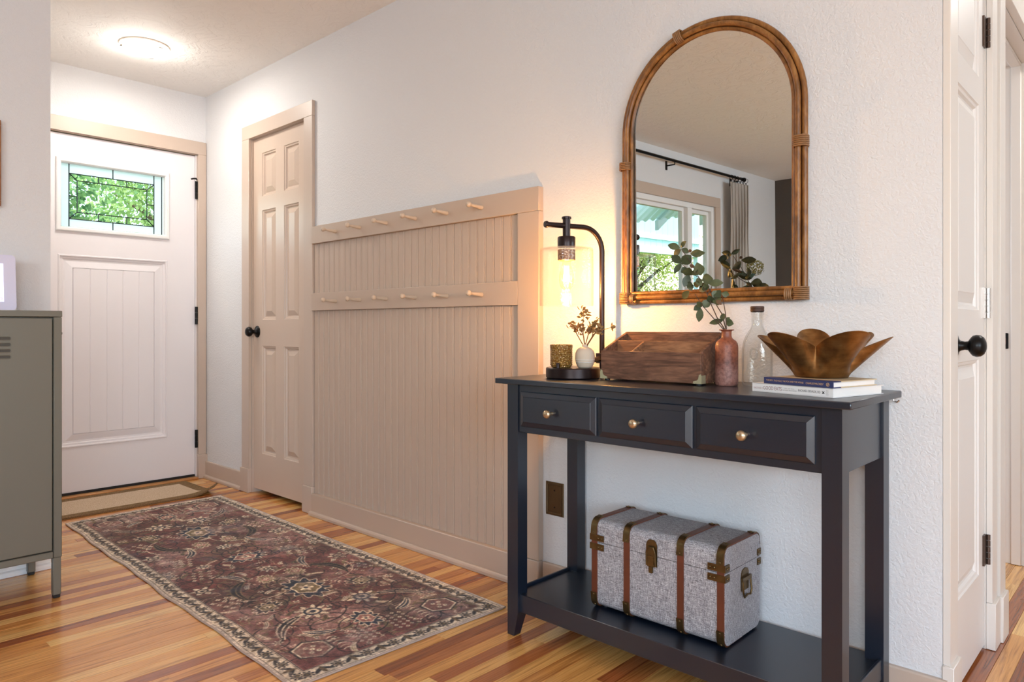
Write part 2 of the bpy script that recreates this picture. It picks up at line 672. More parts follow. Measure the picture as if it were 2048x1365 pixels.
# oak threshold strip at the front door
th = MB().box(DX - 0.10, DX + 0.035, FD0 + 0.005, FD1 - 0.005, 0.0005, 0.012).build('trim_9', M['threshold'], bevel=0.003)
tag(th, 'light oak threshold strip under the front door', 'threshold', kind='structure')


# ---- doors
def paneled(name, fn, W, cols, rows, Hh, thick, mat, open_cells=(), parent=None, w0=0.0):
    """Slab with recessed cells; fn(u, v, w) maps to the world; w grows toward the viewer."""
    mb = MB()

    def bx(u0, u1, v0, v1, a, b):
        mb.hexa([fn(u0, v0, a), fn(u1, v0, a), fn(u1, v0, b), fn(u0, v0, b)], [fn(u0, v1, a), fn(u1, v1, a), fn(u1, v1, b), fn(u0, v1, b)])
    us = sorted({0, W, *[x for c_ in cols for x in c_]})
    vs = sorted({0, Hh, *[x for c_ in rows for x in c_]})
    for a, b in zip(us, us[1:]):
        for c_, d in zip(vs, vs[1:]):
            cell = (a, b) in cols and (c_, d) in rows
            if cell and rows.index((c_, d)) in open_cells:
                continue
            bx(a, b, c_, d, -thick, -0.014 if cell else 0.0)
    bmesh.ops.remove_doubles(mb.bm, verts=list(mb.bm.verts), dist=1e-5)
    seen = {}
    for f in list(mb.bm.faces):
        seen.setdefault(tuple(round(x, 4) for x in f.calc_center_median()), []).append(f)
    bmesh.ops.delete(mb.bm, geom=[f for fs in seen.values() if len(fs) > 1 for f in fs], context='FACES_ONLY')
    return mb.build(name, mat, parent, smooth=False)


def loops(fn, u0, u1, v0, v1, prof, mb, close=True):
    """Nested rectangles; prof = [(inset, w)]."""
    rings = []
    for d, wv in prof:
        rings.append([mb.bm.verts.new(fn(*p, wv)) for p in ((u0 + d, v0 + d), (u1 - d, v0 + d), (u1 - d, v1 - d), (u0 + d, v1 - d))])
    for a, b in zip(rings, rings[1:]):
        for k in range(4):
            j = (k + 1) % 4
            mb.bm.faces.new((a[k], a[j], b[j], b[k]))
    if close:
        mb.bm.faces.new(rings[-1])
    return mb


RAISED = [(0.0, -0.0005), (0.003, -0.004), (0.010, -0.006), (0.014, -0.0125), (0.020, -0.0135), (0.024, -0.0115), (0.046, -0.0035), (0.0475, -0.0025)]


def knob(parent, origin, d, mat, r=0.027):
    m = axis_matrix(origin, d)
    k = MB().lathe([(0, 0), (0.0335, 0), (0.0335, 0.002), (0.030, 0.006), (0.016, 0.011), (0.0125, 0.016), (0.0105, 0.024), (0.0115, 0.031),
                    (0.018, 0.035), (0.0255, 0.041), (r + 0.001, 0.049), (0.0265, 0.058), (0.021, 0.065), (0.010, 0.0695), (0, 0.0705)], m, 28)
    return k.build('door_knob', mat, parent, angle=50)


def hinge(parent, p, mat, n=5, h=0.089, r=0.0055):
    mb = MB()
    step = h / n
    for i in range(n):
        z = p[2] - h / 2 + i * step
        mb.lathe([(0, z), (r, z + 0.0005), (r, z + step - 0.0012), (0, z + step - 0.0007)], Matrix.Translation((p[0], p[1], 0)), 12)
    return mb.build('hinge', mat, parent)


# coat closet door in the long wall
fc = lambda u, v, wv: Vector((CL0 + 0.004 + u, WY + 0.012 - wv, 0.026 + v))
cw, ch = CL1 - CL0 - 0.008, CLZ - 0.026 - 0.004
ccols = [(-3.775 - CL0 - 0.004, -3.622 - CL0 - 0.004), (-3.532 - CL0 - 0.004, -3.380 - CL0 - 0.004)]
crows = [(0.232 - 0.026, 0.842 - 0.026), (0.990 - 0.026, 1.608 - 0.026), (1.687 - 0.026, 1.932 - 0.026)]
d2 = paneled('door_2', fc, cw, ccols, crows, ch, 0.035, M['closet'])
tag(d2, 'narrow taupe six-panel closet door with black knob left of the peg board', 'door', kind='structure')
for (a, b) in ccols:
    for (c_, d) in crows:
        loops(fc, a, b, c_, d, RAISED, MB()).build('panel', M['closet'], d2, smooth=False)
knob(d2, (-3.830, WY + 0.012, 0.922), (0, -1, 0), M['black_metal'])
for z in (1.80, 1.066, 0.336):
    hinge(d2, (CL1 + 0.001, WY - 0.006, z), M['bronze_hinge'] if z != 1.066 else M['nickel'])


def casing(name, label, fn, a, b, top, wid_l, wid_r, wid_t, thick, mat, jamb, plinth=True, sides='lr', ph=0.137):
    """Flat door casing round an opening a..b; fn(u, v, w)."""
    e = empty(name)
    tag(e, label, 'door casing', kind='structure')

    def bx(nm, u0, u1, v0, v1, w0, w1, bev=0.0015):
        mb = MB().hexa([fn(u0, v0, w0), fn(u1, v0, w0), fn(u1, v0, w1), fn(u0, v0, w1)], [fn(u0, v1, w0), fn(u1, v1, w0), fn(u1, v1, w1), fn(u0, v1, w1)])
        return mb.build(nm, mat, e, bevel=bev)
    z0 = ph if plinth else 0.0
    if 'l' in sides:
        bx('side_casing', a - wid_l, a, z0, top, 0.0003, thick)
        if plinth:
            bx('plinth_block', a - wid_l - 0.006, a + 0.003, 0.001, ph, 0.0003, thick + 0.008)
    if 'r' in sides:
        bx('side_casing', b, b + wid_r, z0, top, 0.0003, thick)
        if plinth:
            bx('plinth_block', b - 0.003, b + wid_r + 0.006, 0.001, ph, 0.0003, thick + 0.008)
    bx('head_casing', a - wid_l, b + wid_r, top, top + wid_t, 0.0003, thick)
    # jamb lining and stop
    mb = MB()
    for u0, u1 in ((a, a + 0.003), (b - 0.003, b)):
        mb.hexa([fn(u0, 0.001, -jamb), fn(u1, 0.001, -jamb), fn(u1, 0.001, 0.0), fn(u0, 0.001, 0.0)], [fn(u0, top, -jamb), fn(u1, top, -jamb), fn(u1, top, 0.0), fn(u0, top, 0.0)])
    mb.hexa([fn(a + .003, top - 0.003, -jamb), fn(b - .003, top - 0.003, -jamb), fn(b - .003, top - 0.003, 0.0), fn(a + .003, top - 0.003, 0.0)],
            [fn(a + .003, top, -jamb), fn(b - .003, top, -jamb), fn(b - .003, top, 0.0), fn(a + .003, top, 0.0)])
    mb.build('jamb', mat, e, smooth=False)
    return e


casing('trim_1', 'flat taupe casing with plinth blocks around the closet door', lambda u, v, wv: Vector((u, WY - wv, v)),
       CL0, CL1, CLZ, 0.085, 0.082, 0.078, 0.018, M['trim'], 0.12)

# white front door with leaded glass
FW, FH = 0.909, 1.993
fd = lambda u, v, wv: Vector((DX + 0.0 - 0.012 + wv, 0.977 + u, 0.027 + v))
fcols = [(0.152, 0.755)]
frows = [(0.238, 1.337), (1.453, 1.861)]
d1 = paneled('door_1', fd, FW, fcols, frows, FH, 0.044, M['door_white'], open_cells=(1,))
tag(d1, 'white front door with leaded glass window at the end of the entry', 'door', kind='structure')
pu0, pu1, pv0, pv1 = 0.163, 0.743, 0.238, 1.337
mb = MB()
loops(fd, 0.152, 0.755, 0.238, 1.337, [(0, -0.0002), (0.011, -0.0002), (0.014, 0.004), (0.020, 0.004), (0.024, -0.004), (0.034, -0.005), (0.038, -0.009), (0.048, -0.010), (0.080, -0.0032), (0.084, -0.0030), (0.086, -0.010)], mb, close=False)
mb.build('panel_moulding', M['door_white'], d1, smooth=False)
iu0, iu1, iv0, iv1 = 0.152 + 0.086, 0.755 - 0.086, 0.238 + 0.086, 1.337 - 0.086
npk = 5
pw_ = (iu1 - iu0) / npk
for i in range(npk):
    a, b = iu0 + i * pw_, iu0 + (i + 1) * pw_
    g = 0.0035
    MB().prism([(a, -0.0135), (a, -0.0055), (a + g, -0.0025), (b - g, -0.0025), (b, -0.0055), (b, -0.0135)], iv0, iv1,
               lambda p, q, s: fd(p, s, q)).build('plank', M['door_white'], d1, smooth=False)
gf = MB()
loops(fd, 0.152, 0.755, 1.453, 1.861, [(0, 0.0003), (0.002, 0.010), (0.006, 0.013), (0.020, 0.013), (0.026, 0.007), (0.029, -0.018)], gf, close=False)
wf = gf.build('window_frame', M['white'], d1, smooth=False)
# leaded panes (pane corners in door u, v)
Y0 = 0.977
gu = [yy - Y0 for yy in (1.157, 1.198, 1.238, 1.347, 1.422, 1.496, 1.608, 1.648, 1.699)]
gv = [zz - 0.027 for zz in (1.510, 1.553, 1.5925, 1.6815, 1.7705, 1.8065, 1.860)]
gu[0] -= 0.002; gu[-1] += 0.002
panes = []
A, B, C_, D, E_, F_, G, H_, I_ = gu
v0, v1, v2, v3, v4, v5, v6 = gv
panes += [('obscure', [(A, v0), (B, v0), (B, v6), (A, v6)]), ('obscure', [(H_, v0), (I_, v0), (I_, v6), (H_, v6)])]
for a, b in ((B, E_), (E_, H_)):
    panes += [('obscure', [(a, v5), (b, v5), (b, v6), (a, v6)]), ('obscure', [(a, v0), (b, v0), (b, v1), (a, v1)])]
panes += [('bevel_glass', [(B, v3), (C_, v3), (C_, v4), (B, v5)]), ('bevel_glass', [(B, v1), (C_, v2), (C_, v3), (B, v3)])]
panes += [('bevel_glass', [(H_, v3), (G, v3), (G, v4), (H_, v5)]), ('bevel_glass', [(H_, v1), (G, v2), (G, v3), (H_, v3)])]
panes += [('bevel_glass', [(B, v5), (C_, v4), (D, v4), (D, v5)]), ('bevel_glass', [(D, v5), (D, v4), (F_, v4), (F_, v5)]), ('bevel_glass', [(F_, v5), (F_, v4), (G, v4), (H_, v5)])]
panes += [('bevel_glass', [(B, v1), (C_, v2), (D, v2), (D, v1)]), ('bevel_glass', [(D, v1), (D, v2), (F_, v2), (F_, v1)]), ('bevel_glass', [(F_, v1), (F_, v2), (G, v2), (H_, v1)])]
panes += [('bevel_glass', [(C_, v2), (G, v2), (G, v4), (C_, v4)])]
for kind, pts in panes:
    MB().prism(pts, -0.017, -0.014, lambda p, q, s: fd(p, q, s)).build('pane', M[kind], wf, smooth=False)
cm = [((B, v0), (B, v6)), ((H_, v0), (H_, v6)), ((B, v5), (H_, v5)), ((B, v1), (H_, v1)), ((E_, v5), (E_, v6)), ((E_, v0), (E_, v1)),
      ((C_, v2), (G, v2)), ((C_, v4), (G, v4)), ((C_, v2), (C_, v4)), ((G, v2), (G, v4)), ((B, v5), (C_, v4)), ((B, v1), (C_, v2)), ((H_, v5), (G, v4)), ((H_, v1), (G, v2)),
      ((D, v4), (D, v5)), ((F_, v4), (F_, v5)), ((D, v1), (D, v2)), ((F_, v1), (F_, v2)), ((B, v3), (C_, v3)), ((G, v3), (H_, v3)), ((I_ - 0.008, v0), (I_ - 0.008, v6))]
for p, q in cm:
    MB().tube([fd(*p, -0.0125), fd(*q, -0.0125)], 0.0028, 6).build('came', M['lead'], wf)
for z in (1.805, 1.021, 0.250):
    hg = hinge(d1, (DX + 0.004, 1.8895, z), M['black_metal'], 3, 0.112, 0.0085)
# door closer hook on the top hinge, lever at the latch side
MB().tube([(DX + 0.012, 1.8895, 1.868), (DX + 0.03, 1.878, 1.872), (DX + 0.035, 1.858, 1.868), (DX + 0.03, 1.846, 1.864)], 0.005, 8).build('hinge_stop', M['black_metal'], d1)
lv = MB().lathe([(0, 0), (0.028, 0), (0.028, 0.006), (0.012, 0.010), (0.010, 0.045), (0, 0.046)], axis_matrix((DX - 0.012, 1.035, 0.915), (1, 0, 0)), 20)
lv.tube([(DX + 0.028, 1.030, 0.915), (DX + 0.030, 1.09, 0.917), (DX + 0.028, 1.150, 0.913)], [0.009, 0.008, 0.007], 10)
lv.build('lever_handle', M['black_metal'], d1)
MB().box(DX - 0.05, DX - 0.006, 0.98, 1.884, 0.013, 0.0265).build('door_sweep', M['black'], d1)
casing('trim_2', 'flat taupe casing around the white front door', lambda u, v, wv: Vector((DX + wv, u, v)),
       FD0, FD1, FDZ, 0.080, 0.050, 0.080, 0.018, M['trim'], 0.06, ph=0.15)
fj = MB().box(DX - 0.05, DX - 0.002, FD1 - 0.009, FD1 - 0.0032, 0.013, FDZ - 0.004).build('trim_8', M['door_white'])
tag(fj, 'white weatherstrip jamb beside the front door hinges', 'door jamb', kind='structure')

# narrow hall closet door (in the hall wall, facing +x)
fh = lambda u, v, wv: Vector((HX - 0.004 + wv, D3[0] + 0.004 + u, 0.012 + v))
hw_ = D3[1] - D3[0] - 0.008
hcols = [(0.075, hw_ - 0.075)]
hrows = [(0.225, 0.845), (0.985, 1.575), (1.655, 1.905)]
d3 = paneled('door_3', fh, hw_, hcols, hrows, D3[3] - 0.016, 0.035, M['hall_door'])
tag(d3, 'narrow off-white panelled hall closet door at the right edge, black round knob', 'door', kind='structure')
for (a, b) in hcols:
    for (c_, d) in hrows:
        loops(fh, a, b, c_, d, RAISED, MB()).build('panel', M['hall_door'], d3, smooth=False)
knob(d3, (HX - 0.004, D3[0] + 0.062, 0.902), (1, 0, 0), M['black_metal'])
for z, mt in ((1.815, 'bronze_hinge'), (1.02, 'nickel'), (0.295, 'bronze_hinge')):
    h = hinge(d3, (HX + 0.006, D3[1] + 0.001, z), M[mt])
    MB().box(HX - 0.004, HX + 0.0015, D3[1] - 0.030, D3[1] - 0.003, z - 0.0445, z + 0.0445).build('hinge_leaf', M[mt], d3)
hallfn = lambda u, v, wv: Vector((HX + wv, u, v))
casing('trim_3', 'cream casing with plinth blocks around the narrow hall closet door', hallfn, D3[0], D3[1], D3[3], 0.078, 0.072, 0.09, 0.017, M['hall_trim'], 0.004)
casing('trim_4', 'cream casing with plinth blocks around the open hall doorway', hallfn, DW[0], DW[1], DW[3], 0.082, 0.085, 0.09, 0.024, M['hall_trim'], 0.12)
st = MB()
for yy in (DW[1] - 0.016,):
    st.box(HX - 0.075, HX - 0.040, yy, DW[1] - 0.0032, 0.001, DW[3] - 0.0035)
st.box(HX - 0.075, HX - 0.040, DW[0] + 0.0035, DW[1] - 0.0165, DW[3] - 0.016, DW[3] - 0.0035)
s_ = tag(st.build('trim_5', M['hall_trim'], bevel=0.003), 'cream door stop strip inside the open hall doorway', 'door stop', kind='structure')
sp = MB().prism([(-0.014, -0.030), (-0.010, -0.032), (0.010, -0.032), (0.014, -0.030), (0.014, 0.030), (0.010, 0.032), (-0.010, 0.032), (-0.014, 0.030)],
                DW[1] - 0.0062, DW[1] - 0.0034, lambda p, q, s: (HX - 0.097 + p, s, 0.893 + q)).build('strike_plate', M['black_metal'])
tag(sp, 'black strike plate on the jamb of the hall doorway', 'strike plate')
MB().box(HX - 0.104, HX - 0.091, DW[1] - 0.0072, DW[1] - 0.0063, 0.880, 0.905).build('latch_hole', M['leather'], sp)


# baseboards
def baseboard(name, label, segs, mat):
    e = empty(name)
    tag(e, label, 'baseboard', kind='structure')
    for kind, a, b, c_, sgn, h in segs:
        mb = MB(); sh = MB()
        if kind == 'x':
            fn = lambda p, q, s, c_=c_, sgn=sgn: (s, c_ + sgn * p, q)
        else:
            fn = lambda p, q, s, c_=c_, sgn=sgn: (c_ + sgn * p, s, q)
        mb.prism([(0.0004, 0.001), (0.013, 0.001), (0.013, h - 0.004), (0.0105, h), (0.0004, h)], a, b, fn).build('board', mat, e, smooth=False)
        sh.prism([(0.0134, 0.001), (0.027, 0.001), (0.027, 0.012), (0.0245, 0.018), (0.019, 0.0215), (0.0134, 0.022)], a, b, fn).build('shoe_moulding', mat, e, smooth=False)
    return e


baseboard('baseboard_entry', 'taupe baseboard between the front door and the closet door', [('x', DX + 0.003, CL0 - 0.095, WY, -1, 0.105)], M['trim'])
baseboard('baseboard_main', 'taupe baseboard on the white wall behind the console table', [('x', -1.664, HX + 0.012, WY, -1, 0.105)], M['trim'])
baseboard('baseboard_left', 'white baseboard showing under the grey locker', [('y', -3.54, 0.798, LX, 1, 0.105)], M['white'])

# ---- wall panel with pegs
PX0, PX1 = -3.193, -1.672
rk = empty('peg_board_panel', ((PX0 + PX1) / 2, WY, 0))
tag(rk, 'tall taupe beadboard wall panel with two rows of wooden pegs', 'coat rack')
ox = (PX0 + PX1) / 2


def rl(nm, x0, x1, z0, z1, y0, y1, mat='panel', bev=0.0015):
    return MB().box(x0 - ox, x1 - ox, y0 - WY, y1 - WY, z0, z1).build(nm, M[mat], rk, bevel=bev)


rl('top_rail', PX0, PX1, 1.3685, 1.456, WY - 0.027, WY - 0.0005)
rl('middle_rail', PX0, -1.7755, 1.031, 1.119, WY - 0.027, WY - 0.0095)
rl('side_stile', -1.775, PX1, 0.108, 1.368, WY - 0.027, WY - 0.0005)
rl('base_board', PX0, PX1, 0.001, 0.107, WY - 0.030, WY - 0.0005, bev=0.003)
MB().prism([(0.0005, 0.001), (0.014, 0.001), (0.014, 0.012), (0.011, 0.018), (0.006, 0.0215), (0.0005, 0.022)], PX0 - ox, PX1 - ox,
           lambda p, q, s: (s, -0.030 - p, q)).build('shoe_moulding', M['panel'], rk, smooth=False)
nsl = 31
sw = (-1.776 - PX0) / nsl
sl_prof = [(0.0004, 0.0), (0.0004, 0.0030), (0.0026, 0.0085), (sw - 0.0105, 0.0085), (sw - 0.0085, 0.0048), (sw - 0.0070, 0.0082),
           (sw - 0.0045, 0.0088), (sw - 0.0020, 0.0080), (sw - 0.0004, 0.0030), (sw - 0.0004, 0.0)]
slat_mesh = {}
for z0, z1 in ((0.1075, 1.0305), (1.1195, 1.368)):
    for i in range(nsl):
        if (z0,) not in slat_mesh:
            o = MB().prism(sl_prof, z0, z1, lambda p, q, s: (p, -0.0005 - q, s)).build('slat', M['panel'], rk, smooth=False)
            slat_mesh[(z0,)] = o.data
        else:
            o = link('slat', slat_mesh[(z0,)], None, rk)
        o.location = (PX0 - ox + i * sw, 0, 0)
peg_mesh = None
for zr in (1.411, 1.074):
    for i in range(6):
        if peg_mesh is None:
            o = MB().lathe([(0, 0.0), (0.0088, 0.0), (0.0085, 0.006), (0.0068, 0.030), (0.0056, 0.052), (0.0054, 0.058), (0.0082, 0.062), (0.0108, 0.0665),
                            (0.0112, 0.071), (0.0098, 0.0755), (0.006, 0.0785), (0, 0.0795)], axis_matrix((0, 0, 0), (0, -1, 0.06)), 16).build('peg', M['peg'], rk, angle=50)
            peg_mesh = o.data
        else:
            o = link('peg', peg_mesh, None, rk)
        o.location = (-1.963 - 0.2015 * i - ox, -0.0272, zr)

# ---- entry ceiling light
cl = empty('ceiling_light', (-3.885, 1.375, CZ))
tag(cl, 'round flush white ceiling light glowing over the entry', 'ceiling light')
MB().lathe([(0, -0.0005), (0.116, -0.0005), (0.118, -0.003), (0.118, -0.007), (0.116, -0.009), (0, -0.009)], None, 40).build('rim', M['fixture_rim'], cl)
MB().lathe([(0.1150, -0.0093), (0.1165, -0.014), (0.1135, -0.020), (0.098, -0.028), (0.05, -0.034), (0, -0.0355)], None, 40).build('diffuser', M['glow'], cl)
for a in (0.4, 2.5, 4.6):
    MB().box(-0.006, 0.006, -0.011, 0.011, -0.0255, -0.0235).build('clip', M['brass'], cl).matrix_local = Matrix.Rotation(a, 4, 'Z') @ Matrix.Translation((0.107, 0, 0))
pl = bpy.data.lights.new('ceiling_light_lamp', 'AREA')
pl.shape = 'DISK'; pl.size = 0.20; pl.energy = 8.0; pl.color = (0.95, 0.93, 0.88)
po = bpy.data.objects.new('ceiling_light_lamp', pl)
po.location = (-3.885, 1.375, CZ - 0.040)
COL.objects.link(po)
pl2 = bpy.data.lights.new('ceiling_light_glow', 'POINT')
pl2.energy = 2.6; pl2.color = (0.95, 0.93, 0.88); pl2.shadow_soft_size = 0.05
po2 = bpy.data.objects.new('ceiling_light_glow', pl2)
po2.location = (-3.885, 1.375, CZ - 0.14)
COL.objects.link(po2)

# ------------------------------------------------------------------ window seen in the mirror, rod and curtain
win = empty('window_1', (LX, 0, 0))
tag(win, 'white framed three-part window reflected in the arched mirror', 'window', kind='structure')
wy0, wy1, wz0, wz1 = W1
muls = [(-1.870, -1.735), (-0.56, -0.425)]
fr = MB()
fr.box(-0.10, -0.005, wy0, wy0 + 0.045, wz0, wz1); fr.box(-0.10, -0.005, wy1 - 0.045, wy1, wz0, wz1)
fr.box(-0.10, -0.005, wy0 + 0.045, wy1 - 0.045, wz1 - 0.045, wz1); fr.box(-0.10, -0.005, wy0 + 0.045, wy1 - 0.045, wz0, wz0 + 0.045)
fr.build('frame', M['white'], win, bevel=0.003)
for a, b in muls:
    MB().box(-0.10, 0.002, a + 0.03, b - 0.03, wz0 + 0.045, wz1 - 0.045).build('mullion', M['white'], win, bevel=0.003)
cells = [(wy0 + 0.046, muls[0][0] + 0.029), (muls[0][1] - 0.029, muls[1][0] + 0.029), (muls[1][1] - 0.029, wy1 - 0.046)]
for a, b in cells:
    s_ = MB()
    t_ = 0.035
    z0, z1 = wz0 + 0.046, wz1 - 0.046
    s_.box(-0.075, -0.035, a, a + t_, z0, z1); s_.box(-0.075, -0.035, b - t_, b, z0, z1)
    s_.box(-0.075, -0.035, a + t_, b - t_, z0, z0 + t_); s_.box(-0.075, -0.035, a + t_, b - t_, z1 - t_, z1)
    so = s_.build('sash', M['white'], win, bevel=0.002)
    MB().box(-0.057, -0.053, a + t_ - 0.004, b - t_ + 0.004, z0 + t_ - 0.004, z1 - t_ + 0.004).build('pane', M['clear'], so, smooth=False)
wc = empty('trim_6', (LX, 0, 0))
tag(wc, 'wide taupe casing around the window reflected in the mirror', 'window casing', kind='structure')
for nm, y0, y1, z0, z1 in (('head_casing', wy0 - 0.09, wy1 + 0.09, wz1, wz1 + 0.09), ('side_casing', wy0 - 0.09, wy0, wz0, wz1), ('side_casing', wy1, wy1 + 0.09, wz0, wz1),
                           ('sill', wy0 - 0.11, wy1 + 0.11, wz0 - 0.03, wz0), ('apron', wy0 - 0.09, wy1 + 0.09, wz0 - 0.11, wz0 - 0.03)):
    MB().box(0.0005, 0.05 if nm == 'sill' else 0.018, y0, y1, z0, z1).build(nm, M['trim'], wc, bevel=0.0015)

rod = empty('curtain_rod', (LX + 0.085, -1.4, 2.285))
tag(rod, 'black curtain rod over the window, seen in the mirror', 'curtain rod')
MB().tube([(0, -1.24, 0), (0, 1.24, 0)], 0.0125, 14).build('pole', M['black_metal'], rod)
for s in (-1, 1):
    MB().lathe([(0, 0), (0.016, 0.0), (0.018, 0.012), (0.016, 0.02), (0.021, 0.03), (0.022, 0.045), (0.014, 0.06), (0, 0.064)], axis_matrix((0, 1.24 * s, 0), (0, s, 0)), 16).build('finial', M['black_metal'], rod)
for yy in (-1.16, -0.02, 1.16):
    b_ = MB().tube([(0, yy, 0), (0, yy, -0.03), (-0.084, yy, -0.03)], 0.006, 8)
    b_.box(-0.0845, -0.079, yy - 0.012, yy + 0.012, -0.065, 0.01).build('bracket', M['black_metal'], rod)


def cloth_material():
    t = NT('linen_curtain')
    v = t.coords('Position', (300, 300, 300))
    t.base(t.mix(t.noise(v, 1.0, 2), lin((240, 231, 222)), lin((222, 210, 200))), 0.9, 0, 0.1)
    t.bump(t.noise(v, 1.0, 2), 0.2, 0.0006)
    return t.m


M['cloth'] = cloth_material()
cu = empty('curtain', (LX + 0.085, -2.57, 0))
tag(cu, 'pale linen curtain hanging at the right of the reflected window', 'curtain')
NP = 90
for_rows = []
for k in range(14):
    z = 2.235 - (2.235 - 0.06) * k / 13
    row = []
    for i in range(NP):
        t = i / (NP - 1)
        spread = 0.33 + 0.05 * (k / 13)
        yv = -spread / 2 + spread * t
        amp = 0.020 + 0.016 * (k / 13)
        row.append((amp * math.sin(t * 2 * math.pi * 5.5) + 0.006 * math.sin(t * 31 + k), yv + 0.012 * math.sin(t * 2 * math.pi * 5.5 * 2), z))
    for_rows.append(row)
cb = MB().grid(for_rows)
bmesh.ops.solidify(cb.bm, geom=list(cb.bm.faces), thickness=0.003)
cb.build('cloth', M['cloth'], cu, angle=80)
for i in range(6):
    yv = -0.15 + i * 0.06
    m = Matrix.Translation((0, yv, 2.278)) @ Matrix.Rotation(math.radians(90), 4, 'X')
    pts = [m @ Vector((0.021 * math.cos(a), 0.021 * math.sin(a), 0)) for a in np.linspace(0, 2 * math.pi, 16, endpoint=False)]
    MB().tube(pts, 0.002, 6, closed=True).build('ring', M['black_metal'], cu)
    MB().box(-0.003, 0.003, yv - 0.004, yv + 0.004, 2.232, 2.257).build('clip', M['black_metal'], cu)

# ------------------------------------------------------------------ outdoors
gl = MB().box(-40, -4.65, -30, 30, -0.5, -0.25).build('ground', paint('lawn', (96, 124, 58), 0.9, var=0.4, vs=3), smooth=False)
tag(gl, 'green lawn outside the front window', 'lawn', kind='structure')
M['porch'] = paint('white_porch_paint', (226, 240, 238), 0.6)
tp_ = NT('translucent_roof_panel')
tlu = tp_.n('ShaderNodeBsdfTranslucent')
tlu.inputs['Color'].default_value = (0.74, 0.92, 0.90, 1)
tdf = tp_.n('ShaderNodeBsdfDiffuse')
tdf.inputs['Color'].default_value = (0.80, 0.90, 0.88, 1)
tmx = tp_.n('ShaderNodeMixShader')
tmx.inputs['Fac'].default_value = 0.3
tp_.l(tlu.outputs[0], tmx.inputs[1]); tp_.l(tdf.outputs[0], tmx.inputs[2]); tp_.l(tmx.outputs[0], tp_.out.inputs['Surface'])
M['roof_panel'] = tp_.m
pr = empty('porch_roof', (-5.2, -5.6, 0))
tag(pr, 'white boarded porch roof outside the reflected window', 'porch roof')
SL = 0.66
rz = lambda y: 2.15 + SL * (-3.24 - y)            # underside of the slope
pxa, pxb = -7.4, -3.75
nb = 26
ya, yb = -3.10, -6.9
for i in range(18):
    xa = pxa + (pxb - pxa) * i / 18
    xb = pxa + (pxb - pxa) * (i + 1) / 18 - 0.004
    rows_ = [[(xa + (xb - xa) * k / 8 + 5.2, yy + 5.6, rz(yy) + 0.012 + 0.010 * (1 if k % 4 in (1, 2) else -1)) for k in range(9)] for yy in (ya, (ya + yb) / 2, yb)]
    MB().grid(rows_).build('roof_panel', M['roof_panel'], pr, smooth=False)
for i in range(7):
    xa = pxa + 0.15 + i * 0.56
    MB().hexa([(xa + 5.2, ya + 5.6, rz(ya) - 0.11), (xa + 5.245, ya + 5.6, rz(ya) - 0.11), (xa + 5.245, yb + 5.6, rz(yb) - 0.11), (xa + 5.2, yb + 5.6, rz(yb) - 0.11)],
              [(xa + 5.2, ya + 5.6, rz(ya) - 0.0005), (xa + 5.245, ya + 5.6, rz(ya) - 0.0005), (xa + 5.245, yb + 5.6, rz(yb) - 0.0005), (xa + 5.2, yb + 5.6, rz(yb) - 0.0005)]).build('rafter', M['porch'], pr, smooth=False)
# gable end with upright boards, chord beams and a post
gx = -7.45
for i in range(24):
    y1 = -4.6 - i * 0.20
    y2 = y1 - 0.19
    zt = max(rz(y1) if y1 > -6.9 else rz(-6.9) - SL * (-6.9 - y1), 2.5)
    MB().box(gx + 5.2 - 0.02, gx + 5.2, y2 + 5.6, y1 + 5.6, 2.285, zt).build('board', M['roof_panel'], pr, smooth=False)
MB().box(gx + 5.2 - 0.06, gx + 5.2 + 0.04, -9.4 + 5.6, -2.7 + 5.6, 2.15, 2.28).build('beam', M['porch'], pr, smooth=False)
MB().box(gx + 5.2 - 0.03, gx + 5.2 + 0.05, -9.4 + 5.6, -4.6 + 5.6, 2.42, 2.51).build('beam', M['porch'], pr, smooth=False)
for y1 in (-2.8, -9.3):
    MB().box(gx + 5.2 - 0.06, gx + 5.2 + 0.04, y1 + 5.55, y1 + 5.65, -0.25, 2.15).build('post', M['porch'], pr, smooth=False)


def leaf_material(name, a, b):
    t = NT(name)
    ge = t.n('ShaderNodeNewGeometry')
    c = t.ramp(ge.outputs['Random Per Island'], [(0, lin(a)), (1, lin(b))])
    t.base(c, 0.5, 0, 0.3)
    t.b.inputs['Transmission Weight'].default_value = 0.0
    tl = t.n('ShaderNodeBsdfTranslucent')
    t.l(c, tl.inputs['Color'])
    ms = t.n('ShaderNodeMixShader')
    ms.inputs['Fac'].default_value = 0.4
    t.l(t.b.outputs[0], ms.inputs[1])
    t.l(tl.outputs[0], ms.inputs[2])
    t.l(ms.outputs[0], t.out.inputs['Surface'])
    return t.m


bark = paint('bark', (88, 74, 60), 0.9, bs=20, bstr=0.5, bd=0.02)


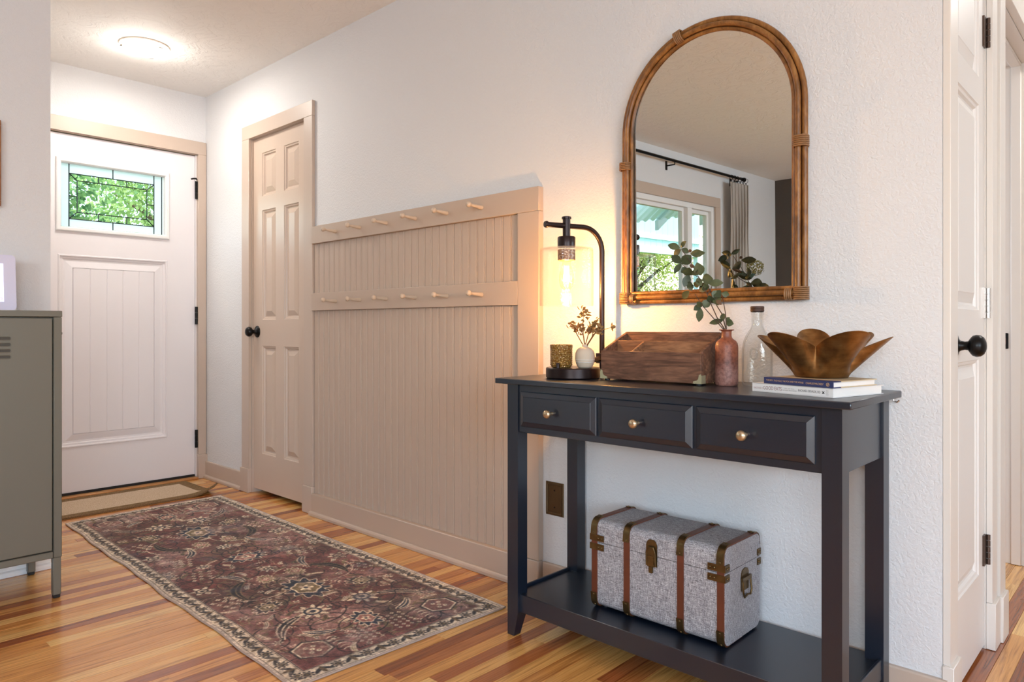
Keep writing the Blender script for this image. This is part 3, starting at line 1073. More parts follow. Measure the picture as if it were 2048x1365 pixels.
def tree(loc, h, spread, n, mats, label, seed):
    rg = np.random.default_rng(seed)
    e = empty('tree', loc)
    tag(e, label, 'tree', 'trees outside the windows')
    tr = MB().tube([(0, 0, 0), (0.05, 0.03, h * 0.3), (0, 0.1, h * 0.6), (0.05, 0.05, h * 0.85)], [0.16, 0.13, 0.09, 0.03], 10)
    for k in range(7):
        a = rg.uniform(0, 6.28); z = h * rg.uniform(0.2, 0.6)
        tr.tube([(0, 0.05, z), (math.cos(a) * spread * 0.4, math.sin(a) * spread * 0.4, z + 0.5), (math.cos(a) * spread * 0.75, math.sin(a) * spread * 0.75, z + 0.8)], [0.06, 0.04, 0.015], 6)
    tr.build('trunk', bark, e)
    cl_n = 90
    cc = rg.normal(0, 1, (cl_n, 3)); cc /= np.linalg.norm(cc, axis=1)[:, None]
    cc *= rg.uniform(0.35, 1.0, (cl_n, 1)) * np.array([spread, spread, h * 0.46])
    cc[:, 2] += h * 0.58
    idx = rg.integers(0, cl_n, n)
    p = cc[idx] + rg.normal(0, 0.26, (n, 3))
    a = rg.normal(0, 1, (n, 3)); a /= np.linalg.norm(a, axis=1)[:, None]
    b = np.cross(a, rg.normal(0, 1, (n, 3))); b /= np.linalg.norm(b, axis=1)[:, None]
    s = rg.uniform(0.025, 0.055, (n, 1))
    v = np.stack([p - a * s, p + b * s * 0.5, p + a * s, p - b * s * 0.5], 1).reshape(-1, 3)
    me = bpy.data.meshes.new('foliage')
    me.from_pydata(v.tolist(), [], np.arange(n * 4).reshape(-1, 4).tolist())
    o = link('foliage', me, mats, e)
    o['kind'] = 'stuff'


LM = [leaf_material('foliage_bright', (120, 160, 92), (190, 212, 140)), leaf_material('foliage_mid', (74, 122, 70), (156, 192, 116)), leaf_material('foliage_yellow', (150, 172, 84), (206, 210, 124))]
tree((-8.6, 1.5, -0.25), 4.4, 1.3, 22000, LM[1], 'mid green tree right outside, filling the door glass', 1)
tree((-11.6, 4.6, -0.25), 5.2, 1.5, 20000, LM[0], 'bright green tree behind the right side of the door glass', 2)
tree((-12.2, 0.8, -0.25), 5.0, 1.6, 18000, LM[2], 'yellow-green tree behind the left side of the door glass', 3)
tree((-9.2, -4.6, -0.25), 3.4, 1.3, 18000, LM[0], 'bright green tree below the porch roof in the mirror', 4)
tree((-10.6, -8.4, -0.25), 3.6, 1.5, 16000, LM[1], 'mid green tree beyond the porch post in the mirror', 5)
tree((-11.2, -12.6, -0.25), 4.2, 1.6, 18000, LM[2], 'yellow-green tree farthest right in the reflected window', 6)
# ------------------------------------------------------------------ console table
TX, TY = -1.018, 1.755
tb = empty('console_table', (TX, TY, 0))
tag(tb, 'black wooden console table with three drawers and a low shelf', 'console table')
TT = 0.792


def tpart(nm, x0, x1, y0, y1, z0, z1, parent=None, mat='table', bev=0.0015):
    return MB().box(x0 - TX, x1 - TX, y0 - TY, y1 - TY, z0, z1).build(nm, M[mat], parent or tb, bevel=bev)


tpart('table_top', -1.540, -0.497, 1.565, 1.938, 0.7755, TT, bev=0.002)
lw_ = 0.043
for sx, x0 in ((1, -1.512), (-1, -0.524 - lw_)):
    for sy, y0 in ((1, 1.593), (-1, 1.930 - lw_)):
        x1, y1 = x0 + lw_, y0 + lw_
        xa, xb = (x0, x1 - 0.016) if sx > 0 else (x0 + 0.016, x1)
        yA, yB = (y0, y1 - 0.014) if sy > 0 else (y0 + 0.014, y1)
        R4 = lambda a, b, c_, d, z: [(a - TX, c_ - TY, z), (b - TX, c_ - TY, z), (b - TX, d - TY, z), (a - TX, d - TY, z)]
        m_ = MB().hexa(R4(xa, xb, yA, yB, 0.001), R4(x0, x1, y0, y1, 0.074))
        m_.hexa(R4(x0, x1, y0, y1, 0.0745), R4(x0, x1, y0, y1, 0.775))
        bmesh.ops.remove_doubles(m_.bm, verts=list(m_.bm.verts), dist=0.001)
        m_.build('leg', M['table'], tb, smooth=False)
ax0, ax1 = -1.512 + lw_ + 0.0005, -0.524 - lw_ - 0.0005
tpart('front_apron', ax0, ax1, 1.598, 1.616, 0.628, 0.775)
tpart('back_apron', ax0, ax1, 1.905, 1.923, 0.628, 0.775)
for xx in (-1.506, -0.547):
    tpart('side_apron', xx, xx + 0.017, 1.637, 1.886, 0.628, 0.775)
for i, (a, b) in enumerate(((-1.456, -1.1735), (-1.1635, -0.8785), (-0.8685, -0.5815))):
    df = MB()
    fn = lambda u, v, wv: Vector((u - TX, 1.598 - TY - wv, v))
    loops(fn, a, b, 0.6475, 0.7535, [(0, 0.0003), (0, 0.0055), (0.0015, 0.007), (0.0150, 0.0125), (0.0158, 0.0135)], df)
    dr = df.build('drawer', M['table'], tb, smooth=False)
    kb = MB().lathe([(0, 0), (0.0055, 0), (0.0050, 0.004), (0.0042, 0.010), (0.0062, 0.014), (0.0105, 0.0175), (0.0128, 0.022), (0.0122, 0.0265), (0.0085, 0.0302), (0, 0.0312)],
                    axis_matrix(((a + b) / 2 - TX - 0.012, 1.598 - TY - 0.0136, 0.6975), (0, -1, 0)), 24)
    kb.build('knob', M['knob'], dr, angle=50)
MB().tube([(-0.512 - TX, 1.925 - TY, 0.7752), (-0.512 - TX, 1.925 - TY, 0.766), (-0.504 - TX, 1.925 - TY, 0.764), (-0.499 - TX, 1.925 - TY, 0.769)], 0.0022, 8).build('cable_hook', M['nickel'], tb)
tpart('shelf', -1.500, -0.536, 1.6245, 1.926, 0.112, 0.127)
tpart('shelf_rail', ax0 - 0.008, ax1 + 0.008, 1.604, 1.624, 0.075, 0.130)
for xx in (-1.508, -0.5355):
    tpart('shelf_rail', xx, xx + 0.0075, 1.637, 1.886, 0.085, 0.136)


# ------------------------------------------------------------------ trunk under the table
def tweed():
    t = NT('grey_tweed')
    a = t.noise(t.coords('Object', (60, 900, 900)), 1.0, 3, 0.6)
    b = t.noise(t.coords('Object', (900, 900, 60)), 1.0, 3, 0.6)
    c_ = t.noise(t.coords('Object', (400, 400, 400)), 1.0, 2)
    f = t.mix(0.5, a, b)
    f = t.mix(0.25, f, c_)
    col = t.ramp(f, [(0.36, lin((84, 80, 84))), (0.47, lin((138, 133, 136))), (0.57, lin((196, 192, 194))), (0.67, lin((228, 225, 226)))])
    t.base(col, 0.85, 0, 0.2)
    t.bump(f, 0.5, 0.001)
    return t.m


M['tweed'] = tweed()
M['lining'] = paint('trunk_seam', (60, 52, 50), 0.9)
KX, KY, KZ = -1.048, 1.786, 0.127
tk = empty('storage_trunk', (KX, KY, KZ))
tag(tk, 'grey tweed storage trunk with brown leather straps and brass corners', 'trunk')
kx0, kx1, ky0, ky1, kz0, kz1 = -1.257 - KX, -0.838 - KX, 1.684 - KY, 1.889 - KY, 0.006, 0.258
seam = 0.194


def rr_path(R=0.022, n=6):
    """Side outline (y, z, ny, nz): bottom centre, front, top, back."""
    p = [((ky0 + ky1) / 2, kz0, 0, -1)]

    def arc(cy, cz, a0, a1):
        for k in range(n + 1):
            a = math.radians(a0 + (a1 - a0) * k / n)
            p.append((cy + R * math.cos(a), cz + R * math.sin(a), math.cos(a), math.sin(a)))
    arc(ky0 + R, kz0 + R, 270, 180)
    p.append((ky0, seam, -1, 0))
    arc(ky0 + R, kz1 - R, 180, 90)
    arc(ky1 - R, kz1 - R, 90, 0)
    p.append((ky1, seam, 1, 0))
    arc(ky1 - R, kz0 + R, 0, -90)
    return p


RP = rr_path()
body = [(y, z) for y, z, _, _ in RP if z < seam - 1e-6]
fi = [k for k, q in enumerate(RP) if abs(q[1] - seam) < 1e-6]
low = [(q[0], q[1]) for q in RP[:fi[0]]] + [(ky0, seam - 0.0008), (ky1, seam - 0.0008)] + [(q[0], q[1]) for q in RP[fi[1] + 1:]]
up = [(ky0, seam + 0.0008)] + [(q[0], q[1]) for q in RP[fi[0] + 1:fi[1]]] + [(ky1, seam + 0.0008)]
MB().prism(low, kx0, kx1, lambda p, q, s: (s, p, q)).build('trunk_body', M['tweed'], tk, angle=40)
lid = MB().prism(up, kx0, kx1, lambda p, q, s: (s, p, q)).build('trunk_lid', M['tweed'], tk, angle=40)
MB().box(kx0 + 0.001, kx1 - 0.001, ky0 + 0.001, ky1 - 0.001, seam - 0.0007, seam + 0.0007).build('seam', M['lining'], tk, smooth=False)


def ribbon(pts, x0, x1, o0, o1):
    mb = MB()
    sec = []
    for y, z, ny, nz in pts:
        sec.append([mb.bm.verts.new(q) for q in ((x0, y + ny * o0, z + nz * o0), (x1, y + ny * o0, z + nz * o0),
                                                 (x1 - 0.0008, y + ny * o1, z + nz * o1), (x0 + 0.0008, y + ny * o1, z + nz * o1))])
    for a, b in zip(sec, sec[1:]):
        for k in range(4):
            mb.bm.faces.new((a[k], a[(k + 1) % 4], b[(k + 1) % 4], b[k]))
    mb.bm.faces.new(sec[0]); mb.bm.faces.new(sec[-1][::-1])
    return mb


def sub(pts, z_lo=None, z_hi=None, front=True, ext=0.0):
    return pts


front_lo = [q for q in RP[1:8]]
front_hi = [q for q in RP[fi[0] + 1:fi[0] + 8]]
back_hi = [q for q in RP[fi[0] + 8:fi[1]]]


def ext(pts, a, b):
    """Lengthen a path at both ends along its tangents."""
    s, e = pts[0], pts[-1]
    ts = (s[3], -s[2]) if True else None
    d0 = Vector((pts[0][0] - pts[1][0], pts[0][1] - pts[1][1])).normalized() * a
    d1 = Vector((pts[-1][0] - pts[-2][0], pts[-1][1] - pts[-2][1])).normalized() * b
    return [(s[0] + d0.x, s[1] + d0.y, s[2], s[3])] + pts + [(e[0] + d1.x, e[1] + d1.y, e[2], e[3])]


dome = [(0.0036, 0), (0.0034, 0.0012), (0.0022, 0.0026), (0, 0.0031)]
for xc in (kx0 + 0.011, -1.134 - KX, -0.964 - KX, kx1 - 0.011):
    sp_ = ribbon(RP, xc - 0.0100, xc + 0.0100, 0.0003, 0.0030).build('strap', M['leather'], tk, angle=30)
    for nm, pth in (('corner_cap', ext(front_hi, 0.020, 0.012)), ('corner_cap', ext(front_lo, 0.008, 0.020)), ('corner_cap', ext(back_hi, 0.010, 0.012))):
        c_ = ribbon(pth, xc - 0.0105, xc + 0.0105, 0.0031, 0.0052).build(nm, M['brass'], sp_, angle=30)
    for (y, z, ny, nz) in ((ky0, kz1 - 0.036, -1, 0), (ky0, kz0 + 0.036, -1, 0), (ky0 + 0.030, kz1, 0, 1), (ky1 - 0.030, kz1, 0, 1), (ky0 + 0.006, kz0 + 0.008, -0.8, -0.6)):
        MB().lathe(dome, axis_matrix((xc, y + ny * 0.0051, z + nz * 0.0051), (0, ny, nz)), 12).build('rivet', M['brass'], sp_, angle=60)
# brackets over the lid seam at the corners
for xs, sgn in ((kx0, -1), (kx1, 1)):
    for dz0, dz1 in ((0.004, 0.022), (-0.022, -0.004)):
        br = MB()
        xa, xb = sorted((xs + sgn * 0.0035, xs - sgn * 0.046))
        br.box(xa, xb, ky0 - 0.0050, ky0 - 0.0032, seam + dz0, seam + dz1)
        xa, xb = sorted((xs + sgn * 0.0006, xs + sgn * 0.0035))
        br.box(xa, xb, ky0 - 0.0031, ky0 + 0.020, seam + dz0, seam + dz1)
        for xr in (xs - sgn * 0.027, xs - sgn * 0.039):
            br.lathe(dome, axis_matrix((xr, ky0 - 0.0050, seam + (dz0 + dz1) / 2), (0, -1, 0)), 12)
        for yr in (ky0 + 0.006, ky0 + 0.015):
            br.lathe([(r * 0.8, z) for r, z in dome], axis_matrix((xs + sgn * 0.0035, yr, seam + (dz0 + dz1) / 2), (sgn, 0, 0)), 12)
        br.build('corner_bracket', M['brass'], tk, bevel=0.0)
        b2 = MB()
        xa, xb = sorted((xs + sgn * 0.0004, xs + sgn * 0.0030))
        b2.box(xa, xb, ky1 - 0.018, ky1 + 0.002, seam + dz0, seam + dz1)
        for yr in (ky1 - 0.013, ky1 - 0.005):
            b2.lathe([(r * 0.8, z) for r, z in dome], axis_matrix((xs + sgn * 0.0030, yr, seam + (dz0 + dz1) / 2), (sgn, 0, 0)), 12)
        b2.build('corner_bracket', M['brass'], tk)
# latch
lx = -1.052 - KX
lt = MB().prism([(-0.017, -0.030), (0.017, -0.030), (0.017, 0.028), (0.013, 0.038), (0.006, 0.043), (-0.006, 0.043), (-0.013, 0.038), (-0.017, 0.028)],
                0.0004, 0.0028, lambda p, q, s: (lx + p, ky0 - s, seam + 0.002 + q)).build('latch', M['brass'], tk, smooth=False)
hs = MB().prism([(-0.0115, -0.028), (0.0115, -0.028), (0.0115, 0.012), (0.008, 0.022), (0, 0.026), (-0.008, 0.022), (-0.0115, 0.012)],
                0.0030, 0.0075, lambda p, q, s: (lx + p, ky0 - s, seam + q))
hs.box(lx - 0.010, lx + 0.010, ky0 - 0.0098, ky0 - 0.0076, seam - 0.020, seam + 0.002)
hs.tube([(lx - 0.014, ky0 - 0.006, seam - 0.026), (lx - 0.014, ky0 - 0.007, seam + 0.012), (lx - 0.008, ky0 - 0.007, seam + 0.025), (lx + 0.008, ky0 - 0.007, seam + 0.025), (lx + 0.014, ky0 - 0.007, seam + 0.012), (lx + 0.014, ky0 - 0.006, seam - 0.026)], 0.0022, 8)
hs.box(lx - 0.0055, lx + 0.0055, ky0 - 0.009, ky0 - 0.003, seam - 0.045, seam - 0.0285)
hs.build('hasp', M['brass'], lt, smooth=False)
# side handle
hy, hz = 1.795 - KY, 0.152
hp = MB().prism([(-0.021, -0.026), (0.021, -0.026), (0.021, 0.020), (0.015, 0.029), (0, 0.033), (-0.015, 0.029), (-0.021, 0.020)],
                0.0004, 0.0026, lambda p, q, s: (kx1 + s, hy + p, hz + q)).build('handle_plate', M['brass'], tk, smooth=False)
hd = MB().tube([(kx1 + 0.006, hy - 0.022, hz + 0.006), (kx1 + 0.009, hy - 0.024, hz - 0.028), (kx1 + 0.009, hy - 0.017, hz - 0.040), (kx1 + 0.009, hy, hz - 0.036), (kx1 + 0.009, hy + 0.017, hz - 0.040),
                (kx1 + 0.009, hy + 0.024, hz - 0.028), (kx1 + 0.006, hy + 0.022, hz + 0.006)], 0.0028, 8)
hd.box(kx1 + 0.0028, kx1 + 0.0085, hy - 0.026, hy + 0.026, hz + 0.001, hz + 0.011)
hd.build('handle', M['brass'], hp)
for yy in (ky0 + 0.03, ky1 - 0.03):
    for xx in (kx0 + 0.03, kx1 - 0.03):
        MB().lathe([(0, 0.0002), (0.008, 0.0002), (0.007, 0.0055), (0, 0.0056)], Matrix.Translation((xx, yy, 0)), 12).build('foot', M['black'], tk)

# ------------------------------------------------------------------ wall outlet cover
oc = empty('blank_wall_plate', (-1.6175, WY, 0.3365))
tag(oc, 'bronze blank wall plate left of the trunk behind the table leg', 'wall plate')
op = MB()
loops(lambda u, v, wv: Vector((u, -wv, v)), -0.0405, 0.0405, -0.0595, 0.0595,
      [(0, 0.0004), (0.0005, 0.003), (0.002, 0.004), (0.0045, 0.004), (0.0055, 0.0062), (0.008, 0.0066), (0.0105, 0.0050), (0.0120, 0.0050), (0.0128, 0.0032)], op)
M['plate'] = paint('bronze_plate', (118, 92, 62), 0.38, 0.75, bs=10, bstr=0.03, var=0.25, vs=18)
op.build('plate', M['plate'], oc, smooth=False)
for zz in (0.030, -0.030):
    MB().lathe([(0, 0.0), (0.0034, 0), (0.003, 0.0012), (0, 0.0014)], axis_matrix((0, -0.0033, zz), (0, -1, 0)), 12).build('screw', M['lamp_metal'], oc)


# ------------------------------------------------------------------ arched mirror
def rattan():
    t = NT('rattan')
    g = t.noise(t.coords('Position', (22, 40, 14)), 1.0, 3, 0.5, 0.6)
    g2 = t.noise(t.coords('Position', (200, 260, 60)), 1.0, 2)
    c_ = t.ramp(g, [(0.3, lin((104, 66, 30))), (0.5, lin((142, 94, 46))), (0.72, lin((172, 120, 64)))])
    c_ = t.mix(0.35, c_, t.ramp(g2, [(0.35, lin((140, 110, 80))), (0.6, (1, 1, 1, 1))]), 'MULTIPLY')
    t.base(c_, 0.38)
    t.bump(g2, 0.2, 0.0006)
    return t.m


M['rattan'] = rattan()
M['rattan_wrap'] = paint('rattan_peel', (170, 122, 78), 0.45, bs=150, bstr=0.3, var=0.35, vs=90)
mx0, mx1, mz0 = -1.318, -0.723, 1.022
MR = (mx1 - mx0) / 2
MCX, MSZ = (mx0 + mx1) / 2, 1.862 - MR
mi = empty('arched_mirror', (MCX, WY, mz0))
tag(mi, 'tall arched wall mirror with a triple rattan rod frame above the console table', 'mirror')


def arch(d, zb, n=40):
    r = MR - d
    pts = [(-r, zb)]
    pts += [(-r, zb + (MSZ - mz0 - zb) * k / 6) for k in range(1, 6)]
    pts += [(r * math.cos(a), MSZ - mz0 + r * math.sin(a)) for a in np.linspace(math.pi, 0, n)]
    pts += [(r, zb + (MSZ - mz0 - zb) * k / 6) for k in range(5, 0, -1)]
    pts.append((r, zb))
    return pts


for d, yv, rr in ((0.0080, -0.018, 0.0079), (0.0235, -0.026, 0.0079), (0.0369, -0.020, 0.0060)):
    MB().tube([(p, yv, q) for p, q in arch(d, 0.002 if d < 0.03 else 0.034)], rr, 12).build('frame_rod', M['rattan'], mi, angle=60)
for zc, yv, rr in ((0.0072, -0.017, 0.0070), (0.0213, -0.026, 0.0078), (0.0345, -0.020, 0.0060)):
    MB().tube([(-MR + 0.034, yv, zc), (0, yv, zc), (MR - 0.034, yv, zc)], rr, 12).build('frame_rod', M['rattan'], mi, angle=60)


def wrap(c, tangent, inward, n, wd, pitch=0.0052, back=0.006, front=0.040):
    """Stack of flat peel turns round the rods; c centre on the wall plane."""
    c, tangent, inward = Vector(c), Vector(tangent).normalized(), Vector(inward).normalized()
    out = Vector((0, -1, 0))
    w_ = MB()
    for k in range(n):
        p0 = c + tangent * (k - (n - 1) / 2) * pitch
        pts = []
        for a in np.linspace(0, 2 * math.pi, 14, endpoint=False):
            e1 = wd / 2 * math.copysign(abs(math.cos(a)) ** 0.6, math.cos(a))
            e2 = (front - back) / 2 * math.copysign(abs(math.sin(a)) ** 0.75, math.sin(a))
            pts.append(p0 + inward * e1 + out * ((front + back) / 2 + e2))
        w_.tube(pts, pitch * 0.5, 6, closed=True)
    return w_.build('binding', M['rattan_wrap'], mi, angle=70)


wrap((-MR + 0.0165, 0, 0.445), (0, 0, 1), (1, 0, 0), 5, 0.036)
wrap((MR - 0.0165, 0, 0.428), (0, 0, 1), (1, 0, 0), 6, 0.036)
a_ = math.radians(108)
wrap(((MR - 0.0165) * math.cos(a_), 0, MSZ - mz0 + (MR - 0.0165) * math.sin(a_)), (-math.sin(a_), 0, math.cos(a_)), (-math.cos(a_), 0, -math.sin(a_)), 5, 0.036)
wrap((-MR + 0.0165, 0, 0.019), (0, 0, 1), (1, 0, 0), 7, 0.036)
wrap((MR - 0.0165, 0, 0.019), (0, 0, 1), (1, 0, 0), 7, 0.036)
wrap((-MR + 0.047, 0, 0.0165), (1, 0, 0), (0, 0, 1), 3, 0.030)
wrap((MR - 0.047, 0, 0.0165), (1, 0, 0), (0, 0, 1), 4, 0.030)
gm = MB()
gp = arch(0.036, 0.030, 48)
gm.bm.faces.new([gm.bm.verts.new((p, -0.0155 - 0.010 * p - 0.010 * (q - 0.41), q)) for p, q in gp])
gm.build('mirror_glass', M['mirror'], mi, smooth=False)
MB().prism(arch(0.012, 0.006, 40), 0.0006, 0.0045, lambda p, q, s: (p, -s, q)).build('backing', M['leather'], mi, smooth=False)

# ------------------------------------------------------------------ table lamp
LBX, LBY = -1.361, 1.727
tl = empty('table_lamp', (LBX, LBY, TT))
tag(tl, 'dark bronze table lamp with a clear glass shade and glowing bulb', 'table lamp')
LP = lambda x, y, z: (x - LBX, y - LBY, z - TT)
MB().lathe([(0, 0.0006), (0.080, 0.0006), (0.0835, 0.004), (0.0835, 0.0302), (0.0815, 0.033), (0.077, 0.0334), (0, 0.0334)], None, 48).build('base', M['lamp_metal'], tl, angle=30)
px_, py_ = -1.368, 1.888
bend = [LP(px_, py_, 0.84), LP(px_, py_, 1.10), LP(px_, py_, 1.195)]
hxd = Vector((-1.413 - px_, 1.760 - py_, 0)).normalized()
for k in range(1, 9):
    a = math.radians(90 * k / 8)
    p = Vector(LP(px_, py_, 1.195)) + hxd * (0.072 * (1 - math.cos(a))) + Vector((0, 0, 0.075 * math.sin(a)))
    bend.append(tuple(p))
end = Vector(LP(px_, py_, 1.270)) + hxd * 0.205
bend += [tuple(Vector(LP(px_, py_, 1.270)) + hxd * 0.11), tuple(end)]
po_ = MB().tube(bend, 0.0085, 14)
po_.lathe([(0, 0), (0.0105, 0.001), (0.0112, 0.006), (0.0095, 0.010), (0, 0.011)], axis_matrix(end, hxd), 14)
po_.build('arm', M['lamp_metal'], tl, angle=50)
cn = MB().box(px_ - LBX - 0.013, px_ - LBX + 0.013, py_ - LBY - 0.016, py_ - LBY + 0.013, 0.040, 0.072)
cn.tube([(px_ - LBX, py_ - LBY, 0.056), (0.0, 0.075, 0.048), (0.0, 0.06, 0.028)], 0.0085, 10)
cn.build('connector', M['lamp_metal'], tl, bevel=0.0)
MB().tube([LP(px_, py_, 0.7925), LP(px_, py_, 0.835)], 0.0085, 12).build('foot_pin', M['lamp_metal'], tl)
MB().lathe([(0, 0.0335), (0.0054, 0.0335), (0.0054, 0.047), (0.004, 0.0495), (0, 0.0496)], Matrix.Translation((0.0, -0.073, 0)), 14).build('switch', M['lamp_metal'], tl)
hcx, hcy = -1.413 - LBX, 1.760 - LBY
HM = Matrix.Translation((hcx, hcy, -TT)) @ Matrix.Translation((0, 0, 1.2)) @ Matrix.Scale(1.055, 4) @ Matrix.Translation((0, 0, -1.193))
MB().lathe([(0, 1.226), (0.0115, 1.226), (0.0115, 1.279), (0.0145, 1.2795), (0.0145, 1.286), (0.0115, 1.2875), (0, 1.2878)], HM, 20).build('stem', M['lamp_metal'], tl)
MB().lathe([(0, 1.194), (0.0262, 1.194), (0.0268, 1.197), (0.0268, 1.224), (0.0255, 1.2262), (0.012, 1.2268), (0, 1.2268)], HM, 28).build('socket_cover', M['lamp_metal'], tl)


def speckled():
    t = NT('speckled_copper')
    vo = t.n('ShaderNodeTexVoronoi')
    vo.inputs['Scale'].default_value = 420
    t.l(t.coords(), vo.inputs['Vector'])
    c_ = t.ramp(vo.outputs['Distance'], [(0.25, lin((236, 196, 150))), (0.45, lin((120, 74, 50)))])
    t.base(c_, 0.35, 0.3)
    return t.m


MB().lathe([(0.0, 1.1535), (0.020, 1.1535), (0.0262, 1.156), (0.0262, 1.1875), (0, 1.1875)], HM, 28).build('socket', speckled(), tl)
sh = MB().lathe([(0.0270, 1.1915), (0.073, 1.1915), (0.0785, 1.190), (0.0803, 1.186), (0.0805, 1.10), (0.0805, 1.020), (0.0793, 1.0185), (0.0780, 1.020), (0.0780, 1.186), (0.073, 1.1885), (0.0270, 1.1888)], HM, 56)
sh.build('glass_shade', M['shade_glass'], tl, angle=60)
bl = MB().lathe([(0.0125, 1.153), (0.0130, 1.145), (0.017, 1.130), (0.0215, 1.112), (0.0225, 1.095), (0.019, 1.078), (0.0105, 1.067), (0, 1.0640)], HM, 24)
bulb = bl.build('bulb', thin_glass('bulb_glass', (1.0, 0.96, 0.88)), tl, angle=60)
fl = MB()
for k in range(6):
    a = 2 * math.pi * k / 6
    fl.tube([(hcx + 0.0065 * math.cos(a), hcy + 0.0065 * math.sin(a), 1.142 - TT), (hcx + 0.0085 * math.cos(a + .5), hcy + 0.0085 * math.sin(a + .5), 1.094 - TT)], 0.0019, 6)
fl.build('filament', M['filament'], bulb)
pd = bpy.data.lights.new('table_lamp_bulb', 'POINT')
pd.energy = 9.5; pd.color = (1.0, 0.50, 0.15); pd.shadow_soft_size = 0.012
pb = bpy.data.objects.new('table_lamp_bulb', pd)
pb.location = (-1.413, 1.760, 1.080)
COL.objects.link(pb)

# ------------------------------------------------------------------ things on the lamp base
def amber_glass():
    t = NT('amber_pressed_glass')
    v = t.coords('Object', (1, 1, 1))
    vo = t.n('ShaderNodeTexVoronoi')
    vo.inputs['Scale'].default_value = 190
    t.l(v, vo.inputs['Vector'])
    c_ = t.ramp(vo.outputs['Distance'], [(0.1, lin((232, 196, 120))), (0.5, lin((150, 106, 46)))])
    t.base(c_, 0.12, 0.15)
    t.b.inputs['Transmission Weight'].default_value = 0.35
    t.bump(vo.outputs['Distance'], 0.8, 0.003)
    return t.m


BT = TT + 0.0336
ca = empty('candle_holder', (-1.374, 1.686, BT))
tag(ca, 'amber textured glass candle cup on the lamp base', 'candle holder')
cm_ = MB()
prof = [(0, 0.0004), (0.027, 0.0004), (0.0310, 0.003), (0.0318, 0.006)]
z = 0.008
while z < 0.056:
    prof += [(0.0335, z), (0.0347, z + 0.002), (0.0335, z + 0.004)]
    z += 0.0062
prof += [(0.0345, 0.060), (0.0350, 0.068), (0.0338, 0.070), (0.0318, 0.068), (0.0310, 0.030), (0, 0.028)]
cm_.lathe(prof, None, 40)
cm_.build('cup', amber_glass(), ca, angle=25)
MB().lathe([(0, 0.0285), (0.0300, 0.0285), (0.0300, 0.046), (0.006, 0.0445), (0, 0.0445)], None, 24).build('wax', paint('cream_wax', (236, 214, 170), 0.5), ca)

M['cream'] = paint('matte_cream_ceramic', (206, 186, 164), 0.75, bs=60, bstr=0.06)
va = empty('bud_vase', (-1.311, 1.722, BT))
tag(va, 'small round cream ceramic vase with pale rings holding dried sprigs', 'vase')
MB().lathe([(0, 0.0004), (0.019, 0.0004), (0.0215, 0.002), (0.0258, 0.010), (0.0283, 0.0180), (0.0287, 0.0186), (0.0287, 0.0196), (0.0292, 0.0240), (0.0296, 0.0246), (0.0296, 0.0256), (0.0300, 0.032), (0.0292, 0.043), (0.0255, 0.053),
            (0.018, 0.0600), (0.0102, 0.0632), (0.0088, 0.0655), (0.0092, 0.0705), (0.0086, 0.0715), (0.0072, 0.0700), (0.0072, 0.060), (0, 0.058)], None, 40).build('body', M['cream'], va, angle=35)
for z0, z1, r in ((0.0170, 0.0186, 0.02815), (0.0236, 0.0252, 0.02945)):
    MB().lathe([(r - 0.001, z0), (r + 0.0006, z0 + 0.0003), (r + 0.0009, z1 - 0.0003), (r - 0.001, z1)], None, 40).build('ring', M['white'], va)


def leaf_mesh(base, tip, wid, normal, fold=0.18, curl=0.10, mb=None):
    base, tip = Vector(base), Vector(tip)
    d = tip - base
    L = d.length
    d.normalize()
    s = d.cross(Vector(normal)).normalized()
    n = s.cross(d).normalized()
    mb = mb or MB()
    st = [(0.0, 0.05), (0.12, 0.45), (0.28, 0.82), (0.48, 1.0), (0.68, 0.86), (0.86, 0.46), (1.0, 0.02)]
    top, bot = [], []
    for t, k in st:
        c = base + d * (L * t) + n * (-curl * L * (t - 0.3) ** 2)
        hwid = wid / 2 * k
        row = [c - s * hwid + n * (fold * hwid), c, c + s * hwid + n * (fold * hwid)]
        top.append([mb.bm.verts.new(p) for p in row])
        bot.append([mb.bm.verts.new(p - n * 0.0004) for p in row])
    for r in range(len(st) - 1):
        for j in range(2):
            mb.bm.faces.new((top[r][j], top[r + 1][j], top[r + 1][j + 1], top[r][j + 1]))
            mb.bm.faces.new((bot[r][j + 1], bot[r + 1][j + 1], bot[r + 1][j], bot[r][j]))
        mb.bm.faces.new((top[r][0], bot[r][0], bot[r + 1][0], top[r + 1][0]))
        mb.bm.faces.new((top[r][2], top[r + 1][2], bot[r + 1][2], bot[r][2]))
    return mb


dsp = empty('dried_sprig', (-1.311, 1.722, BT + 0.0585))
tag(dsp, 'dried tan sprigs with clustered seed leaves standing in the small vase', 'dried plant')
DO = Vector((-1.311, 1.722, BT + 0.0585))
M['dry'] = paint('dried_straw', (178, 134, 78), 0.7, var=0.35, vs=60)
M['dry_stem'] = paint('dried_stem', (120, 78, 48), 0.7)
drng = random.Random(3)


def c3(px, py, y):
    return at(1060 + px / 3.79, 410 + py / 3.79, y) - DO


